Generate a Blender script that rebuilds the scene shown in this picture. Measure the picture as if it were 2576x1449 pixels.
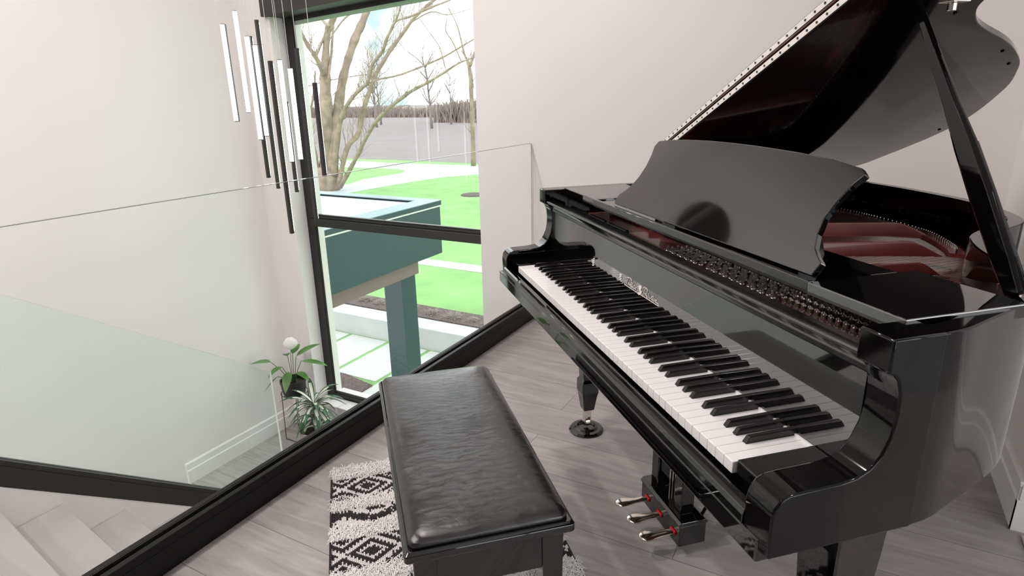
import bpy, bmesh, math, random
from mathutils import Vector, Matrix
random.seed(11)
scene = bpy.context.scene
for o in list(bpy.data.objects):
    bpy.data.objects.remove(o, do_unlink=True)
COL = scene.collection
PI = math.pi

# ------------------------------------------------------------ camera
cam_d = bpy.data.cameras.new('camera')
cam = bpy.data.objects.new('camera', cam_d); COL.objects.link(cam)
cam_d.sensor_fit = 'HORIZONTAL'; cam_d.sensor_width = 36.0; cam_d.lens = 21.511
cam_d.clip_start = 0.02; cam_d.clip_end = 600
CAMZ = 1.28
RX = (0.878593, 0.477192, -0.019044); RY = (0.125413, -0.269016, -0.954935); RZ = (-0.460811, 0.836611, -0.296202)
cam.matrix_world = Matrix(((RX[0], -RY[0], -RZ[0], 0), (RX[1], -RY[1], -RZ[1], 0), (RX[2], -RY[2], -RZ[2], CAMZ), (0, 0, 0, 1)))
scene.camera = cam
scene.view_settings.view_transform = 'Standard'
scene.view_settings.look = 'None'
scene.view_settings.gamma = 1.0
scene.view_settings.exposure = 0.05
scene.view_settings.use_curve_mapping = False
cy = scene.cycles
cy.max_bounces = 9; cy.diffuse_bounces = 5; cy.glossy_bounces = 5; cy.transmission_bounces = 6; cy.transparent_max_bounces = 24
cy.caustics_reflective = False; cy.caustics_refractive = False
cy.sample_clamp_indirect = 6.0
cy.use_denoising = True

# ------------------------------------------------------------ sky and lights
W = bpy.data.worlds.new('world'); scene.world = W; W.use_nodes = True
nt = W.node_tree; nt.nodes.clear()
wo = nt.nodes.new('ShaderNodeOutputWorld'); bg = nt.nodes.new('ShaderNodeBackground')
tc = nt.nodes.new('ShaderNodeTexCoord'); nz = nt.nodes.new('ShaderNodeTexNoise'); cr = nt.nodes.new('ShaderNodeValToRGB')
nz.inputs['Scale'].default_value = 3.0; nz.inputs['Detail'].default_value = 5
cr.color_ramp.elements[0].position = 0.40; cr.color_ramp.elements[0].color = (0.23, 0.32, 0.335, 1)
cr.color_ramp.elements[1].position = 0.50; cr.color_ramp.elements[1].color = (1, 1, 1, 1)
nt.links.new(tc.outputs['Generated'], nz.inputs['Vector']); nt.links.new(nz.outputs['Fac'], cr.inputs['Fac'])
nt.links.new(cr.outputs['Color'], bg.inputs['Color']); bg.inputs['Strength'].default_value = 3.2
nt.links.new(bg.outputs['Background'], wo.inputs['Surface'])

def area(name, loc, size, power, rot=(0, 0, 0), color=(1, 0.93, 0.905), shape='DISK', sy=None):
    l = bpy.data.lights.new(name, 'AREA'); l.shape = shape; l.size = size
    if sy: l.size_y = sy
    l.energy = power; l.color = color
    o = bpy.data.objects.new(name, l); COL.objects.link(o); o.location = loc; o.rotation_euler = rot
    return o
CEIL = 3.8
FILL_LAMPS = [(-2.4, 0.4, 38), (-2.3, -0.8, 50), (-2.2, -2.0, 42), (-2.0, 1.8, 30), (1.9, 0.3, 10), (-0.5, -1.6, 8)]  # added unseen ceiling lamps, powers set to balance the wall tones
for i, (x, y, p) in enumerate(FILL_LAMPS):
    area('fill_lamp', (x, y, CEIL - 0.03), 0.16, p)
area('fill_lamp', (-3.35, -0.75, -0.31), 0.16, 40)  # two added fills under the hall slab brighten the lower left wall
area('fill_lamp', (-3.35, -2.2, -0.31), 0.16, 40)

# ------------------------------------------------------------ materials
def newmat(name):
    m = bpy.data.materials.new(name); m.use_nodes = True
    t = m.node_tree; b = t.nodes['Principled BSDF']; return m, t, b
def mat(name, col, rough=0.5, metal=0.0, ior=1.5, bump=0.0, bscale=200.0, var=0.0, vscale=3.0, emit=None, estr=0.0, coat=0.0, alpha=None):
    m, t, b = newmat(name)
    b.inputs['Base Color'].default_value = (*col, 1); b.inputs['Roughness'].default_value = rough
    b.inputs['Metallic'].default_value = metal; b.inputs['IOR'].default_value = ior
    if coat: b.inputs['Coat Weight'].default_value = coat; b.inputs['Coat Roughness'].default_value = 0.03
    if emit: b.inputs['Emission Color'].default_value = (*emit, 1); b.inputs['Emission Strength'].default_value = estr
    if bump or var:
        tcn = t.nodes.new('ShaderNodeTexCoord')
    if bump:
        n = t.nodes.new('ShaderNodeTexNoise'); n.inputs['Scale'].default_value = bscale; n.inputs['Detail'].default_value = 3
        bp = t.nodes.new('ShaderNodeBump'); bp.inputs['Strength'].default_value = bump; bp.inputs['Distance'].default_value = 0.01
        t.links.new(tcn.outputs['Object'], n.inputs['Vector']); t.links.new(n.outputs['Fac'], bp.inputs['Height']); t.links.new(bp.outputs['Normal'], b.inputs['Normal'])
    if var:
        n = t.nodes.new('ShaderNodeTexNoise'); n.inputs['Scale'].default_value = vscale; n.inputs['Detail'].default_value = 4
        r = t.nodes.new('ShaderNodeValToRGB')
        r.color_ramp.elements[0].position = 0.3; r.color_ramp.elements[0].color = (*[c * (1 - var) for c in col], 1)
        r.color_ramp.elements[1].position = 0.7; r.color_ramp.elements[1].color = (*[min(1, c * (1 + var)) for c in col], 1)
        t.links.new(tcn.outputs['Object'], n.inputs['Vector']); t.links.new(n.outputs['Fac'], r.inputs['Fac']); t.links.new(r.outputs['Color'], b.inputs['Base Color'])
    return m
def glass(name, tint, f_ior=1.5, rough=0.0, haze=0.0, hazecol=(0.9, 0.97, 0.95)):
    m = bpy.data.materials.new(name); m.use_nodes = True; t = m.node_tree; t.nodes.clear()
    out = t.nodes.new('ShaderNodeOutputMaterial'); tr = t.nodes.new('ShaderNodeBsdfTransparent'); gl = t.nodes.new('ShaderNodeBsdfGlossy')
    fr = t.nodes.new('ShaderNodeFresnel'); mx = t.nodes.new('ShaderNodeMixShader')
    tr.inputs['Color'].default_value = (*tint, 1); gl.inputs['Roughness'].default_value = rough; fr.inputs['IOR'].default_value = f_ior
    last = tr.outputs[0]
    if haze:
        df = t.nodes.new('ShaderNodeBsdfTranslucent'); df2 = t.nodes.new('ShaderNodeBsdfDiffuse'); a = t.nodes.new('ShaderNodeAddShader'); mh = t.nodes.new('ShaderNodeMixShader')
        df.inputs['Color'].default_value = (*[c * .5 for c in hazecol], 1); df2.inputs['Color'].default_value = (*[c * .5 for c in hazecol], 1)
        t.links.new(df.outputs[0], a.inputs[0]); t.links.new(df2.outputs[0], a.inputs[1])
        mh.inputs[0].default_value = haze; t.links.new(last, mh.inputs[1]); t.links.new(a.outputs[0], mh.inputs[2]); last = mh.outputs[0]
    ge = t.nodes.new('ShaderNodeNewGeometry'); iv = t.nodes.new('ShaderNodeMath'); iv.operation = 'SUBTRACT'; iv.inputs[0].default_value = 1.0; mu = t.nodes.new('ShaderNodeMath'); mu.operation = 'MULTIPLY'
    t.links.new(ge.outputs['Backfacing'], iv.inputs[1]); t.links.new(fr.outputs[0], mu.inputs[0]); t.links.new(iv.outputs[0], mu.inputs[1])
    t.links.new(mu.outputs[0], mx.inputs[0]); t.links.new(last, mx.inputs[1]); t.links.new(gl.outputs[0], mx.inputs[2]); t.links.new(mx.outputs[0], out.inputs['Surface'])
    return m

M = {}
M['wall'] = mat('wall_paint', (0.80, 0.775, 0.765), 0.55, bump=0.02, bscale=400)
M['ceiling'] = mat('ceiling_paint', (0.74, 0.72, 0.71), 0.7)
M['trim'] = mat('white_trim', (0.84, 0.83, 0.82), 0.35)
M['frame'] = mat('black_aluminium', (0.012, 0.011, 0.010), 0.32)
M['beam'] = mat('dark_header', (0.035, 0.031, 0.029), 0.5)
M['shoe'] = mat('shoe_black', (0.006, 0.0055, 0.005), 0.42, ior=1.3)
M['shoe_grey'] = mat('shoe_grey', (0.022, 0.020, 0.018), 0.4, ior=1.4)
M['piano'] = mat('piano_lacquer', (0.0025, 0.0023, 0.0022), 0.035, ior=1.75)
M['piano_panel'] = mat('piano_lacquer_panel', (0.0025, 0.0023, 0.0022), 0.03, ior=2.4)
M['piano_dull'] = mat('piano_lacquer_case', (0.0022, 0.0019, 0.0018), 0.06, ior=1.42)
M['piano_desk'] = mat('piano_lacquer_desk', (0.0025, 0.0023, 0.0022), 0.05, ior=2.0)
M['piano_mold'] = mat('piano_lacquer_molding', (0.003, 0.0027, 0.0026), 0.16, ior=2.0)
M['piano_lid'] = mat('piano_lacquer_lid', (0.0022, 0.002, 0.0019), 0.05, ior=1.4)
M['dimwall'] = mat('dimmed_wall', (0.16, 0.15, 0.145), 0.7)  # unseen walls coloured dark to keep the piano's reflections dim
M['piano_soft'] = mat('piano_satin', (0.004, 0.0035, 0.0033), 0.25, ior=1.5)
M['ivory'] = mat('white_keytop', (0.86, 0.85, 0.85), 0.12)
M['ebony'] = mat('black_keytop', (0.006, 0.0055, 0.005), 0.22)
M['plate'] = mat('iron_plate_red', (0.17, 0.030, 0.022), 0.36, ior=1.6, coat=0.3)
M['felt_red'] = mat('red_felt', (0.75, 0.01, 0.01), 0.9)
M['wood_sb'] = mat('soundboard_wood', (0.10, 0.022, 0.012), 0.4, coat=0.3)
M['steel'] = mat('steel', (0.5, 0.48, 0.47), 0.25, metal=1)
M['brass'] = mat('polished_nickel', (0.80, 0.72, 0.66), 0.16, metal=1)
M['hinge'] = mat('hinge_metal', (0.82, 0.76, 0.72), 0.35, metal=0.15)
M['gold'] = mat('logo_metal', (0.88, 0.83, 0.80), 0.4, metal=0.2)
M['leather'] = None
M['blackpot'] = mat('black_pot', (0.012, 0.014, 0.014), 0.35)
M['greypot'] = mat('grey_pot', (0.32, 0.31, 0.30), 0.7, var=0.1)
M['soil'] = mat('soil', (0.05, 0.04, 0.035), 0.95, bump=0.8, bscale=60, var=0.4, vscale=40)
M['wire'] = mat('black_wire', (0.01, 0.01, 0.01), 0.4)
M['leaf'] = mat('lily_leaf', (0.07, 0.19, 0.035), 0.35, var=0.45, vscale=9)
M['spathe'] = mat('white_spathe', (0.85, 0.85, 0.82), 0.5)
M['stem'] = mat('leaf_stem', (0.06, 0.14, 0.03), 0.5)
M['leafg'] = mat('dracaena_green', (0.03, 0.105, 0.04), 0.35)
M['leafw'] = mat('dracaena_white', (0.66, 0.66, 0.56), 0.4)
M['led'] = mat('led_diffuser', (0.9, 0.9, 0.9), 0.5, emit=(1, 0.99, 0.97), estr=4.0)
M['darkbar'] = mat('pendant_black', (0.02, 0.018, 0.017), 0.4)
M['cable'] = mat('clear_cable', (0.62, 0.60, 0.59), 0.3)
M['lawn'] = mat('lawn_grass', (0.195, 0.406, 0.129), 0.9, bump=0.6, bscale=30, var=0.16, vscale=1.2)
M['lawn2'] = mat('verge_grass', (0.234, 0.359, 0.133), 0.9, var=0.1, vscale=0.6)
M['field'] = mat('bare_field', (0.211, 0.191, 0.191), 0.95, var=0.07, vscale=0.35)
M['road'] = mat('pale_asphalt', (0.437, 0.491, 0.491), 0.9, var=0.05, vscale=0.8)
M['conc'] = mat('pale_concrete', (0.484, 0.511, 0.499), 0.85, var=0.06, vscale=2.2)
M['paver'] = mat('concrete_paver', (0.515, 0.538, 0.523), 0.85, var=0.03, vscale=1.5)
M['mulch'] = mat('mulch', (0.101, 0.078, 0.074), 0.95, bump=1.0, bscale=45, var=0.5, vscale=35)
M['bark'] = mat('tree_bark', (0.292, 0.228, 0.181), 0.9, bump=0.5, bscale=14, var=0.3, vscale=3.5)
M['farbark'] = mat('far_bark', (0.224, 0.202, 0.187), 0.95)
M['hedge'] = mat('bare_hedge', (0.252, 0.208, 0.187), 0.95, bump=0.8, bscale=3, var=0.25, vscale=0.5)
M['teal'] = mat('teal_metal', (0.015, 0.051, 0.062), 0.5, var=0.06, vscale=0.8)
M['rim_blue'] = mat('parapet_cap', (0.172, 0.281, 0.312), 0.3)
M['roofw'] = mat('white_roof', (0.468, 0.530, 0.515), 0.6)
M['soffit'] = mat('beige_soffit', (0.195, 0.139, 0.131), 0.6)
M['stone'] = mat('split_stone', (0.429, 0.437, 0.425), 0.9, bump=0.6, bscale=25, var=0.15, vscale=6)
M['shrub'] = mat('dry_shrub', (0.359, 0.328, 0.281), 0.95)
M['win_glass'] = glass('window_glass', (0.985, 0.99, 0.985), 1.5)
M['rail_glass'] = glass('rail_glass', (0.998, 1.0, 0.999), 1.12)
M['edge_glass'] = mat('glass_edge', (0.20, 0.22, 0.21), 0.12)
M['stair_glass'] = glass('stair_glass', (0.960, 1.0, 0.985), 1.2, haze=0.07, hazecol=(0.86, 1.0, 0.955))
M['tuft'] = mat('white_yarn', (0.82, 0.80, 0.79), 0.95)
M['yarnw'] = mat('white_weave', (0.78, 0.76, 0.75), 0.95)
M['yarnb'] = mat('black_weave', (0.035, 0.028, 0.03), 0.95)
M['mat_beige'] = mat('beige_mat', (0.50, 0.45, 0.43), 0.95, var=0.1, vscale=30)

def wood_floor(name, vertical=False, dark=1.0):
    m, t, b = newmat(name); L = t.links
    tcn = t.nodes.new('ShaderNodeTexCoord'); mp = t.nodes.new('ShaderNodeMapping')
    mp.inputs['Location'].default_value = (0.31, -0.375, 0)
    L.new(tcn.outputs['Object'], mp.inputs['Vector'])
    br = t.nodes.new('ShaderNodeTexBrick'); br.inputs['Scale'].default_value = 1.0; br.inputs['Brick Width'].default_value = 1.75; br.inputs['Row Height'].default_value = 0.2225
    br.inputs['Mortar Size'].default_value = 0.0012; br.inputs['Mortar Smooth'].default_value = 0.3; br.offset = 0.37
    br.inputs['Color1'].default_value = (0, 0, 0, 1); br.inputs['Color2'].default_value = (1, 1, 1, 1); br.inputs['Mortar'].default_value = (0.5, 0.5, 0.5, 1)
    L.new(mp.outputs[0], br.inputs['Vector'])
    # grain, shifted per plank
    vm = t.nodes.new('ShaderNodeVectorMath'); vm.operation = 'MULTIPLY_ADD'; vm.inputs[1].default_value = (3, 9, 5)
    L.new(br.outputs['Color'], vm.inputs[0]); L.new(mp.outputs[0], vm.inputs[2])
    mp2 = t.nodes.new('ShaderNodeMapping'); mp2.inputs['Scale'].default_value = (1.6, 13, 1); L.new(vm.outputs[0], mp2.inputs['Vector'])
    n = t.nodes.new('ShaderNodeTexNoise'); n.inputs['Scale'].default_value = 2.2; n.inputs['Detail'].default_value = 7; n.inputs['Roughness'].default_value = 0.62; n.inputs['Distortion'].default_value = 0.6
    L.new(mp2.outputs[0], n.inputs['Vector'])
    r = t.nodes.new('ShaderNodeValToRGB')
    c0 = (0.265 * dark, 0.248 * dark, 0.242 * dark); c1 = (0.40 * dark, 0.378 * dark, 0.37 * dark)
    r.color_ramp.elements[0].position = 0.30; r.color_ramp.elements[0].color = (*c0, 1); r.color_ramp.elements[1].position = 0.66; r.color_ramp.elements[1].color = (*c1, 1)
    L.new(n.outputs['Fac'], r.inputs['Fac'])
    mx = t.nodes.new('ShaderNodeMixRGB'); mx.blend_type = 'MULTIPLY'; mx.inputs[0].default_value = 1.0
    r2 = t.nodes.new('ShaderNodeValToRGB'); r2.color_ramp.elements[0].color = (0.88, 0.88, 0.88, 1); r2.color_ramp.elements[1].color = (1.08, 1.07, 1.06, 1)
    L.new(br.outputs['Color'], r2.inputs['Fac']); L.new(r.outputs['Color'], mx.inputs[1]); L.new(r2.outputs['Color'], mx.inputs[2])
    mx2 = t.nodes.new('ShaderNodeMixRGB'); mx2.inputs[2].default_value = (0.12, 0.105, 0.10, 1)
    L.new(br.outputs['Fac'], mx2.inputs[0]); L.new(mx.outputs[0], mx2.inputs[1]); L.new(mx2.outputs[0], b.inputs['Base Color'])
    b.inputs['Roughness'].default_value = 0.42
    bp = t.nodes.new('ShaderNodeBump'); bp.inputs['Strength'].default_value = 0.12; bp.inputs['Distance'].default_value = 0.004
    L.new(n.outputs['Fac'], bp.inputs['Height']); L.new(bp.outputs[0], b.inputs['Normal'])
    return m
M['floor'] = wood_floor('grey_plank_floor')
M['tread'] = mat('grey_tread', (0.37, 0.35, 0.345), 0.45, var=0.06, vscale=2.5)
def leather():
    m, t, b = newmat('black_leather'); L = t.links
    b.inputs['Base Color'].default_value = (0.008, 0.0065, 0.007, 1); b.inputs['Roughness'].default_value = 0.16; b.inputs['IOR'].default_value = 1.65
    tcn = t.nodes.new('ShaderNodeTexCoord'); mp = t.nodes.new('ShaderNodeMapping'); mp.inputs['Scale'].default_value = (1.5, 0.75, 1); L.new(tcn.outputs['Object'], mp.inputs['Vector'])
    v = t.nodes.new('ShaderNodeTexNoise'); v.inputs['Scale'].default_value = 34; v.inputs['Detail'].default_value = 9; v.inputs['Roughness'].default_value = 0.7; v.inputs['Distortion'].default_value = 1.4
    L.new(mp.outputs[0], v.inputs['Vector'])
    n = t.nodes.new('ShaderNodeTexNoise'); n.inputs['Scale'].default_value = 5; n.inputs['Detail'].default_value = 2; L.new(tcn.outputs['Object'], n.inputs['Vector'])
    mr = t.nodes.new('ShaderNodeMapRange'); mr.inputs[1].default_value = .35; mr.inputs[2].default_value = .7; mr.inputs[3].default_value = 0.25; mr.inputs[4].default_value = 0.9; L.new(n.outputs['Fac'], mr.inputs[0])
    bp = t.nodes.new('ShaderNodeBump'); bp.inputs['Distance'].default_value = 0.0018; L.new(mr.outputs[0], bp.inputs['Strength'])
    L.new(v.outputs['Fac'], bp.inputs['Height']); L.new(bp.outputs[0], b.inputs['Normal'])
    return m
M['leather'] = leather()

# ------------------------------------------------------------ helpers
def rotm(o, e):
    return Matrix.Rotation(e, 4, 'Z')
class MB:
    def __init__(s): s.v = []; s.f = []; s.m = []
    def add(s, vs, fs, mi=0):
        k = len(s.v); s.v += [tuple(v) for v in vs]; s.f += [tuple(i + k for i in f) for f in fs]; s.m += [mi] * len(fs); return s
    def box(s, a, b, mi=0, xf=None):
        (x0, y0, z0), (x1, y1, z1) = a, b
        vs = [(x0, y0, z0), (x1, y0, z0), (x1, y1, z0), (x0, y1, z0), (x0, y0, z1), (x1, y0, z1), (x1, y1, z1), (x0, y1, z1)]
        if xf: vs = [xf @ Vector(v) for v in vs]
        return s.add(vs, [(0, 3, 2, 1), (4, 5, 6, 7), (0, 1, 5, 4), (1, 2, 6, 5), (2, 3, 7, 6), (3, 0, 4, 7)], mi)
    def prism(s, pts, f, c0, c1, mi=0):
        """pts: 2D outline, f(a, b, c) -> xyz, extruded c0..c1"""
        n = len(pts); vs = [f(a, b, c0) for a, b in pts] + [f(a, b, c1) for a, b in pts]
        fs = [tuple(range(n))[::-1], tuple(range(n, 2 * n))] + [(i, (i + 1) % n, (i + 1) % n + n, i + n) for i in range(n)]
        return s.add(vs, fs, mi)
    def loft(s, rings, caps=True, mi=0, close=True):
        n = len(rings[0]); vs = [v for r in rings for v in r]; fs = []
        for j in range(len(rings) - 1):
            for i in range(n if close else n - 1):
                a = j * n + i; b_ = j * n + (i + 1) % n; fs.append((a, b_, b_ + n, a + n))
        if caps: fs.append(tuple(range(n))[::-1]); fs.append(tuple(range((len(rings) - 1) * n, len(rings) * n)))
        return s.add(vs, fs, mi)
    def lathe(s, prof, c=(0, 0, 0), n=24, mi=0, caps=True):
        return s.loft([[(c[0] + r * math.cos(2 * PI * i / n), c[1] + r * math.sin(2 * PI * i / n), c[2] + z) for i in range(n)] for r, z in prof], caps, mi)
    def tube(s, pts, rad, n=8, mi=0):
        pts = [Vector(p) for p in pts]; rings = []
        rad = rad if isinstance(rad, (list, tuple)) else [rad] * len(pts); u = None
        for i, p in enumerate(pts):
            d = (pts[min(i + 1, len(pts) - 1)] - pts[max(i - 1, 0)]).normalized()
            if u is None:
                u = d.cross(Vector((0.13, 0.21, 0.97)))
                if u.length < 0.2: u = d.cross(Vector((1, 0.1, 0)))
            else: u = u - d * u.dot(d)
            u.normalize(); w = d.cross(u)
            rings.append([p + rad[i] * (math.cos(2 * PI * k / n) * u + math.sin(2 * PI * k / n) * w) for k in range(n)])
        return s.loft(rings, True, mi)
    def build(s, name, mats, parent=None, smooth=False, bevel=0, seg=2, loc=None, wn=False, auto=None):
        me = bpy.data.meshes.new(name); me.from_pydata(s.v, [], s.f)
        mats = mats if isinstance(mats, (list, tuple)) else [mats]
        for m in mats: me.materials.append(M[m] if isinstance(m, str) else m)
        if len(mats) > 1: me.polygons.foreach_set('material_index', s.m)
        bm = bmesh.new(); bm.from_mesh(me); bmesh.ops.recalc_face_normals(bm, faces=bm.faces); bm.to_mesh(me); bm.free()
        if smooth or auto:
            me.polygons.foreach_set('use_smooth', [True] * len(me.polygons))
        if auto:
            me.set_sharp_from_angle(angle=math.radians(auto))
        me.update()
        o = bpy.data.objects.new(name, me); COL.objects.link(o)
        if parent: o.parent = parent
        if loc: o.location = loc
        if bevel:
            md = o.modifiers.new('bevel', 'BEVEL'); md.width = bevel; md.segments = seg; md.limit_method = 'ANGLE'; md.angle_limit = math.radians(35)
        return o
def tag(o, label, cat, group=None):
    o['label'] = label; o['category'] = cat
    if group: o['group'] = group
    return o
def empty(name, loc, label, cat, rz=0, group=None):
    o = bpy.data.objects.new(name, None); COL.objects.link(o); o.empty_display_size = 0.1
    o.location = loc; o.rotation_euler = (0, 0, rz); return tag(o, label, cat, group)
def struct(o): o['kind'] = 'structure'; return o
def struct_empty(name, loc=(0, 0, 0)):
    o = bpy.data.objects.new(name, None); COL.objects.link(o); o.empty_display_size = 0.1; o.location = loc; o['kind'] = 'structure'; return o
def copy_tree(o, parent=None):
    c = o.copy(); COL.objects.link(c); c.parent = parent
    for ch in list(o.children): copy_tree(ch, c)
    return c
def bx(name, a, b, m, parent=None, bevel=0, **k): return MB().box(a, b).build(name, m, parent, bevel=bevel, **k)
def smooth_poly(pts, n=6, closed=False):
    """Catmull-Rom through pts"""
    P = [Vector(p) for p in pts]; out = []; N = len(P)
    for i in range(N if closed else N - 1):
        p0 = P[(i - 1) % N] if closed or i else P[0]; p1 = P[i]; p2 = P[(i + 1) % N]; p3 = P[(i + 2) % N] if closed or i + 2 < N else P[-1]
        for k in range(n):
            t = k / n; out.append(0.5 * ((2 * p1) + (p2 - p0) * t + (2 * p0 - 5 * p1 + 4 * p2 - p3) * t * t + (3 * p1 - p0 - 3 * p2 + p3) * t ** 3))
    if not closed: out.append(P[-1])
    return out
def offset(pts, d):
    """open 2D polyline offset to its left by d"""
    out = []
    for i, p in enumerate(pts):
        a = Vector(pts[max(i - 1, 0)][:2]); b_ = Vector(pts[min(i + 1, len(pts) - 1)][:2]); t = (b_ - a).normalized()
        out.append((p[0] - t.y * d, p[1] + t.x * d))
    return out
# ------------------------------------------------------------ room shell
X_L, X_R, Y_W, Y_F = -3.87, 0.58, 3.17, -4.2
LAND = -1.307; LOW = -2.62
fl = MB().box((-1.63, Y_F, -0.28), (4.2, Y_W + .1, 0)).box((-2.84, Y_F, -0.28), (-1.63, 0.55, 0)).box((X_L, Y_F, -0.28), (-2.84, -0.6, 0)).build('floor', 'floor'); struct(fl)
fl2 = MB().box((X_L, 2.2, LAND - 0.25), (-1.6, Y_W + .1, LAND)).build('floor', 'floor'); struct(fl2)
fl3 = MB().box((X_L, Y_F, LOW - 0.1), (4.2, Y_W + .1, LOW)).build('floor', 'floor'); struct(fl3)
struct(MB().box((X_L - .2, Y_F - .2, CEIL), (4.4, Y_W + .3, CEIL + .2)).build('ceiling', 'ceiling'))
struct(MB().box((X_L - .2, Y_F - .2, LOW - .1), (X_L, Y_W + .28, CEIL)).build('wall_left', 'wall'))
OX0, OX1, OZ0, OZ1 = -3.58, -1.96, -1.06, 1.86
wb = MB().box((X_L, Y_W, LOW - .1), (OX0, Y_W + .28, CEIL)).box((OX1, Y_W, LOW - .1), (4.2, Y_W + .28, CEIL)).box((OX0, Y_W, LOW - .1), (OX1, Y_W + .28, OZ0))
wb.prism([(OX0, OZ1 - .01), (OX1, OZ1 + .08), (OX1, CEIL), (OX0, CEIL)], lambda a, b, c: (a, c, b), Y_W, Y_W + .28)
struct(wb.build('wall_back', 'wall'))
struct(MB().box((X_R, 2.095, 0), (4.2, Y_W, CEIL)).build('wall_right', 'wall'))
# wall behind the camera; far right wall with window opening added for fill light
struct(MB().box((X_L, Y_F - .2, LOW), (4.2, Y_F, CEIL)).build('wall_front', 'dimwall'))
struct(MB().box((4.2, Y_F - .2, 0), (4.4, -3.9, CEIL)).box((4.2, -3.9, 0), (4.4, 1.9, .2)).box((4.2, -3.9, 3.3), (4.4, 1.9, CEIL)).box((4.2, 1.9, 0), (4.4, Y_W + .28, CEIL)).build('wall_east', 'dimwall'))
w2 = struct_empty('window_added', (4.26, -1.0, 0.2))  # added window, out of view, lets daylight onto the left wall
w2f = MB()
for a, b in (((-2.9, 0), (2.9, .07)), ((-2.9, 3.03), (2.9, 3.1)), ((-2.9, .07), (-2.83, 3.03)), ((2.83, .07), (2.9, 3.03)), ((-1.0, .07), (-.94, 3.03)), ((.94, .07), (1.0, 3.03))):
    w2f.box((0, a[0], a[1]), (.06, b[0], b[1]))
w2f.build('window_frame', 'frame', w2)
# baseboards (stepped profile)
bprof = [(0, 0), (0.016, 0), (0.016, 0.10), (0.011, 0.106), (0.011, 0.15), (0.006, 0.158), (0, 0.16)]
struct(MB().prism(bprof, lambda a, b, c: (X_R - a, c, b), 2.0800, Y_W).prism(bprof, lambda a, b, c: (c, 2.095 - a, b), X_R - .016, 4.2).build('baseboard_right', 'trim'))
struct(MB().prism(bprof, lambda a, b, c: (c, Y_W - a, b), -1.56, X_R - .016).build('baseboard_back', 'trim'))
struct(MB().prism(bprof, lambda a, b, c: (X_L + a, c, LAND + b), 2.18, Y_W).build('baseboard_left', 'trim'))
struct(MB().prism(bprof, lambda a, b, c: (c, Y_W - a, LAND + b), X_L + .016, -1.6).build('baseboard_landing', 'trim'))

# ------------------------------------------------------------ tall window
w1 = struct_empty('window_1', (-2.77, 3.29, 0))
WX = 2.77
fr = MB()
def fbox(x0, x1, y0, y1, z0, z1): fr.box((x0 + WX, y0 - 3.29, z0), (x1 + WX, y1 - 3.29, z1))
fbox(-3.60, -3.50, 3.29, 3.302, -1.06, 1.95); fbox(-3.60, -3.545, 3.302, 3.35, -1.06, 1.95); fbox(-3.50, -3.487, 3.294, 3.304, -1.0, 1.9)
fbox(-2.02, -1.90, 3.29, 3.35, -1.06, 1.95)
fbox(-3.60, -1.90, 3.29, 3.35, -1.075, -1.045); fbox(-3.545, -2.02, 3.296, 3.34, -1.045, -1.015); fbox(-3.50, -2.02, 3.300, 3.32, -1.015, -1.0)
fr.build('window_frame', 'frame', w1, bevel=.003)
fr = MB(); fbox(-3.53, -2.0, 3.275, 3.34, 0.385, 0.445); fbox(-3.53, -2.0, 3.295, 3.34, 0.445, 0.462); fbox(-3.53, -2.0, 3.303, 3.33, 0.462, 0.474)
fr.build('mullion', 'frame', w1, bevel=.003)
for z0, z1 in ((-1.0, 0.385), (0.47, 1.93)):
    MB().box((-3.54 + WX, 0.014, z0), (-1.98 + WX, 0.020, z1)).build('glass_pane', 'win_glass', w1)
MB().box((OX0 + WX + .002, -0.128, OZ0 + .001), (OX1 + WX - .002, 0.0, OZ0 + .010)).build('window_sill', 'trim', w1, bevel=.003)
MB().box((-3.6 + WX, 0.06, -1.13), (-1.9 + WX, 0.20, -1.075)).build('outer_sill', 'trim', w1)
hd = MB().prism([(-3.615, 1.835), (-1.90, 1.925), (-1.90, 2.06), (-3.615, 1.945)], lambda a, b, c: (a, c, b), 3.13, 3.31)
hd.prism([(-3.59, 1.805), (-1.90, 1.895), (-1.90, 2.0), (-3.59, 1.9)], lambda a, b, c: (a, c, b), 3.285, 3.41, 1)
struct(hd.build('trim_1', ['beam', 'frame'], bevel=.003))
# split-face stone outside the left jamb
sb = MB(); z = -2.75; rs = random.Random(5)
while z < 2.6:
    h = rs.uniform(.17, .26); e = rs.uniform(-.012, .012)
    sb.box((-3.95, 3.36, z), (-3.595 + e, 3.455, z + h)); z += h + .004
struct(sb.build('wall_exterior', 'stone', bevel=.012))

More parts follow.
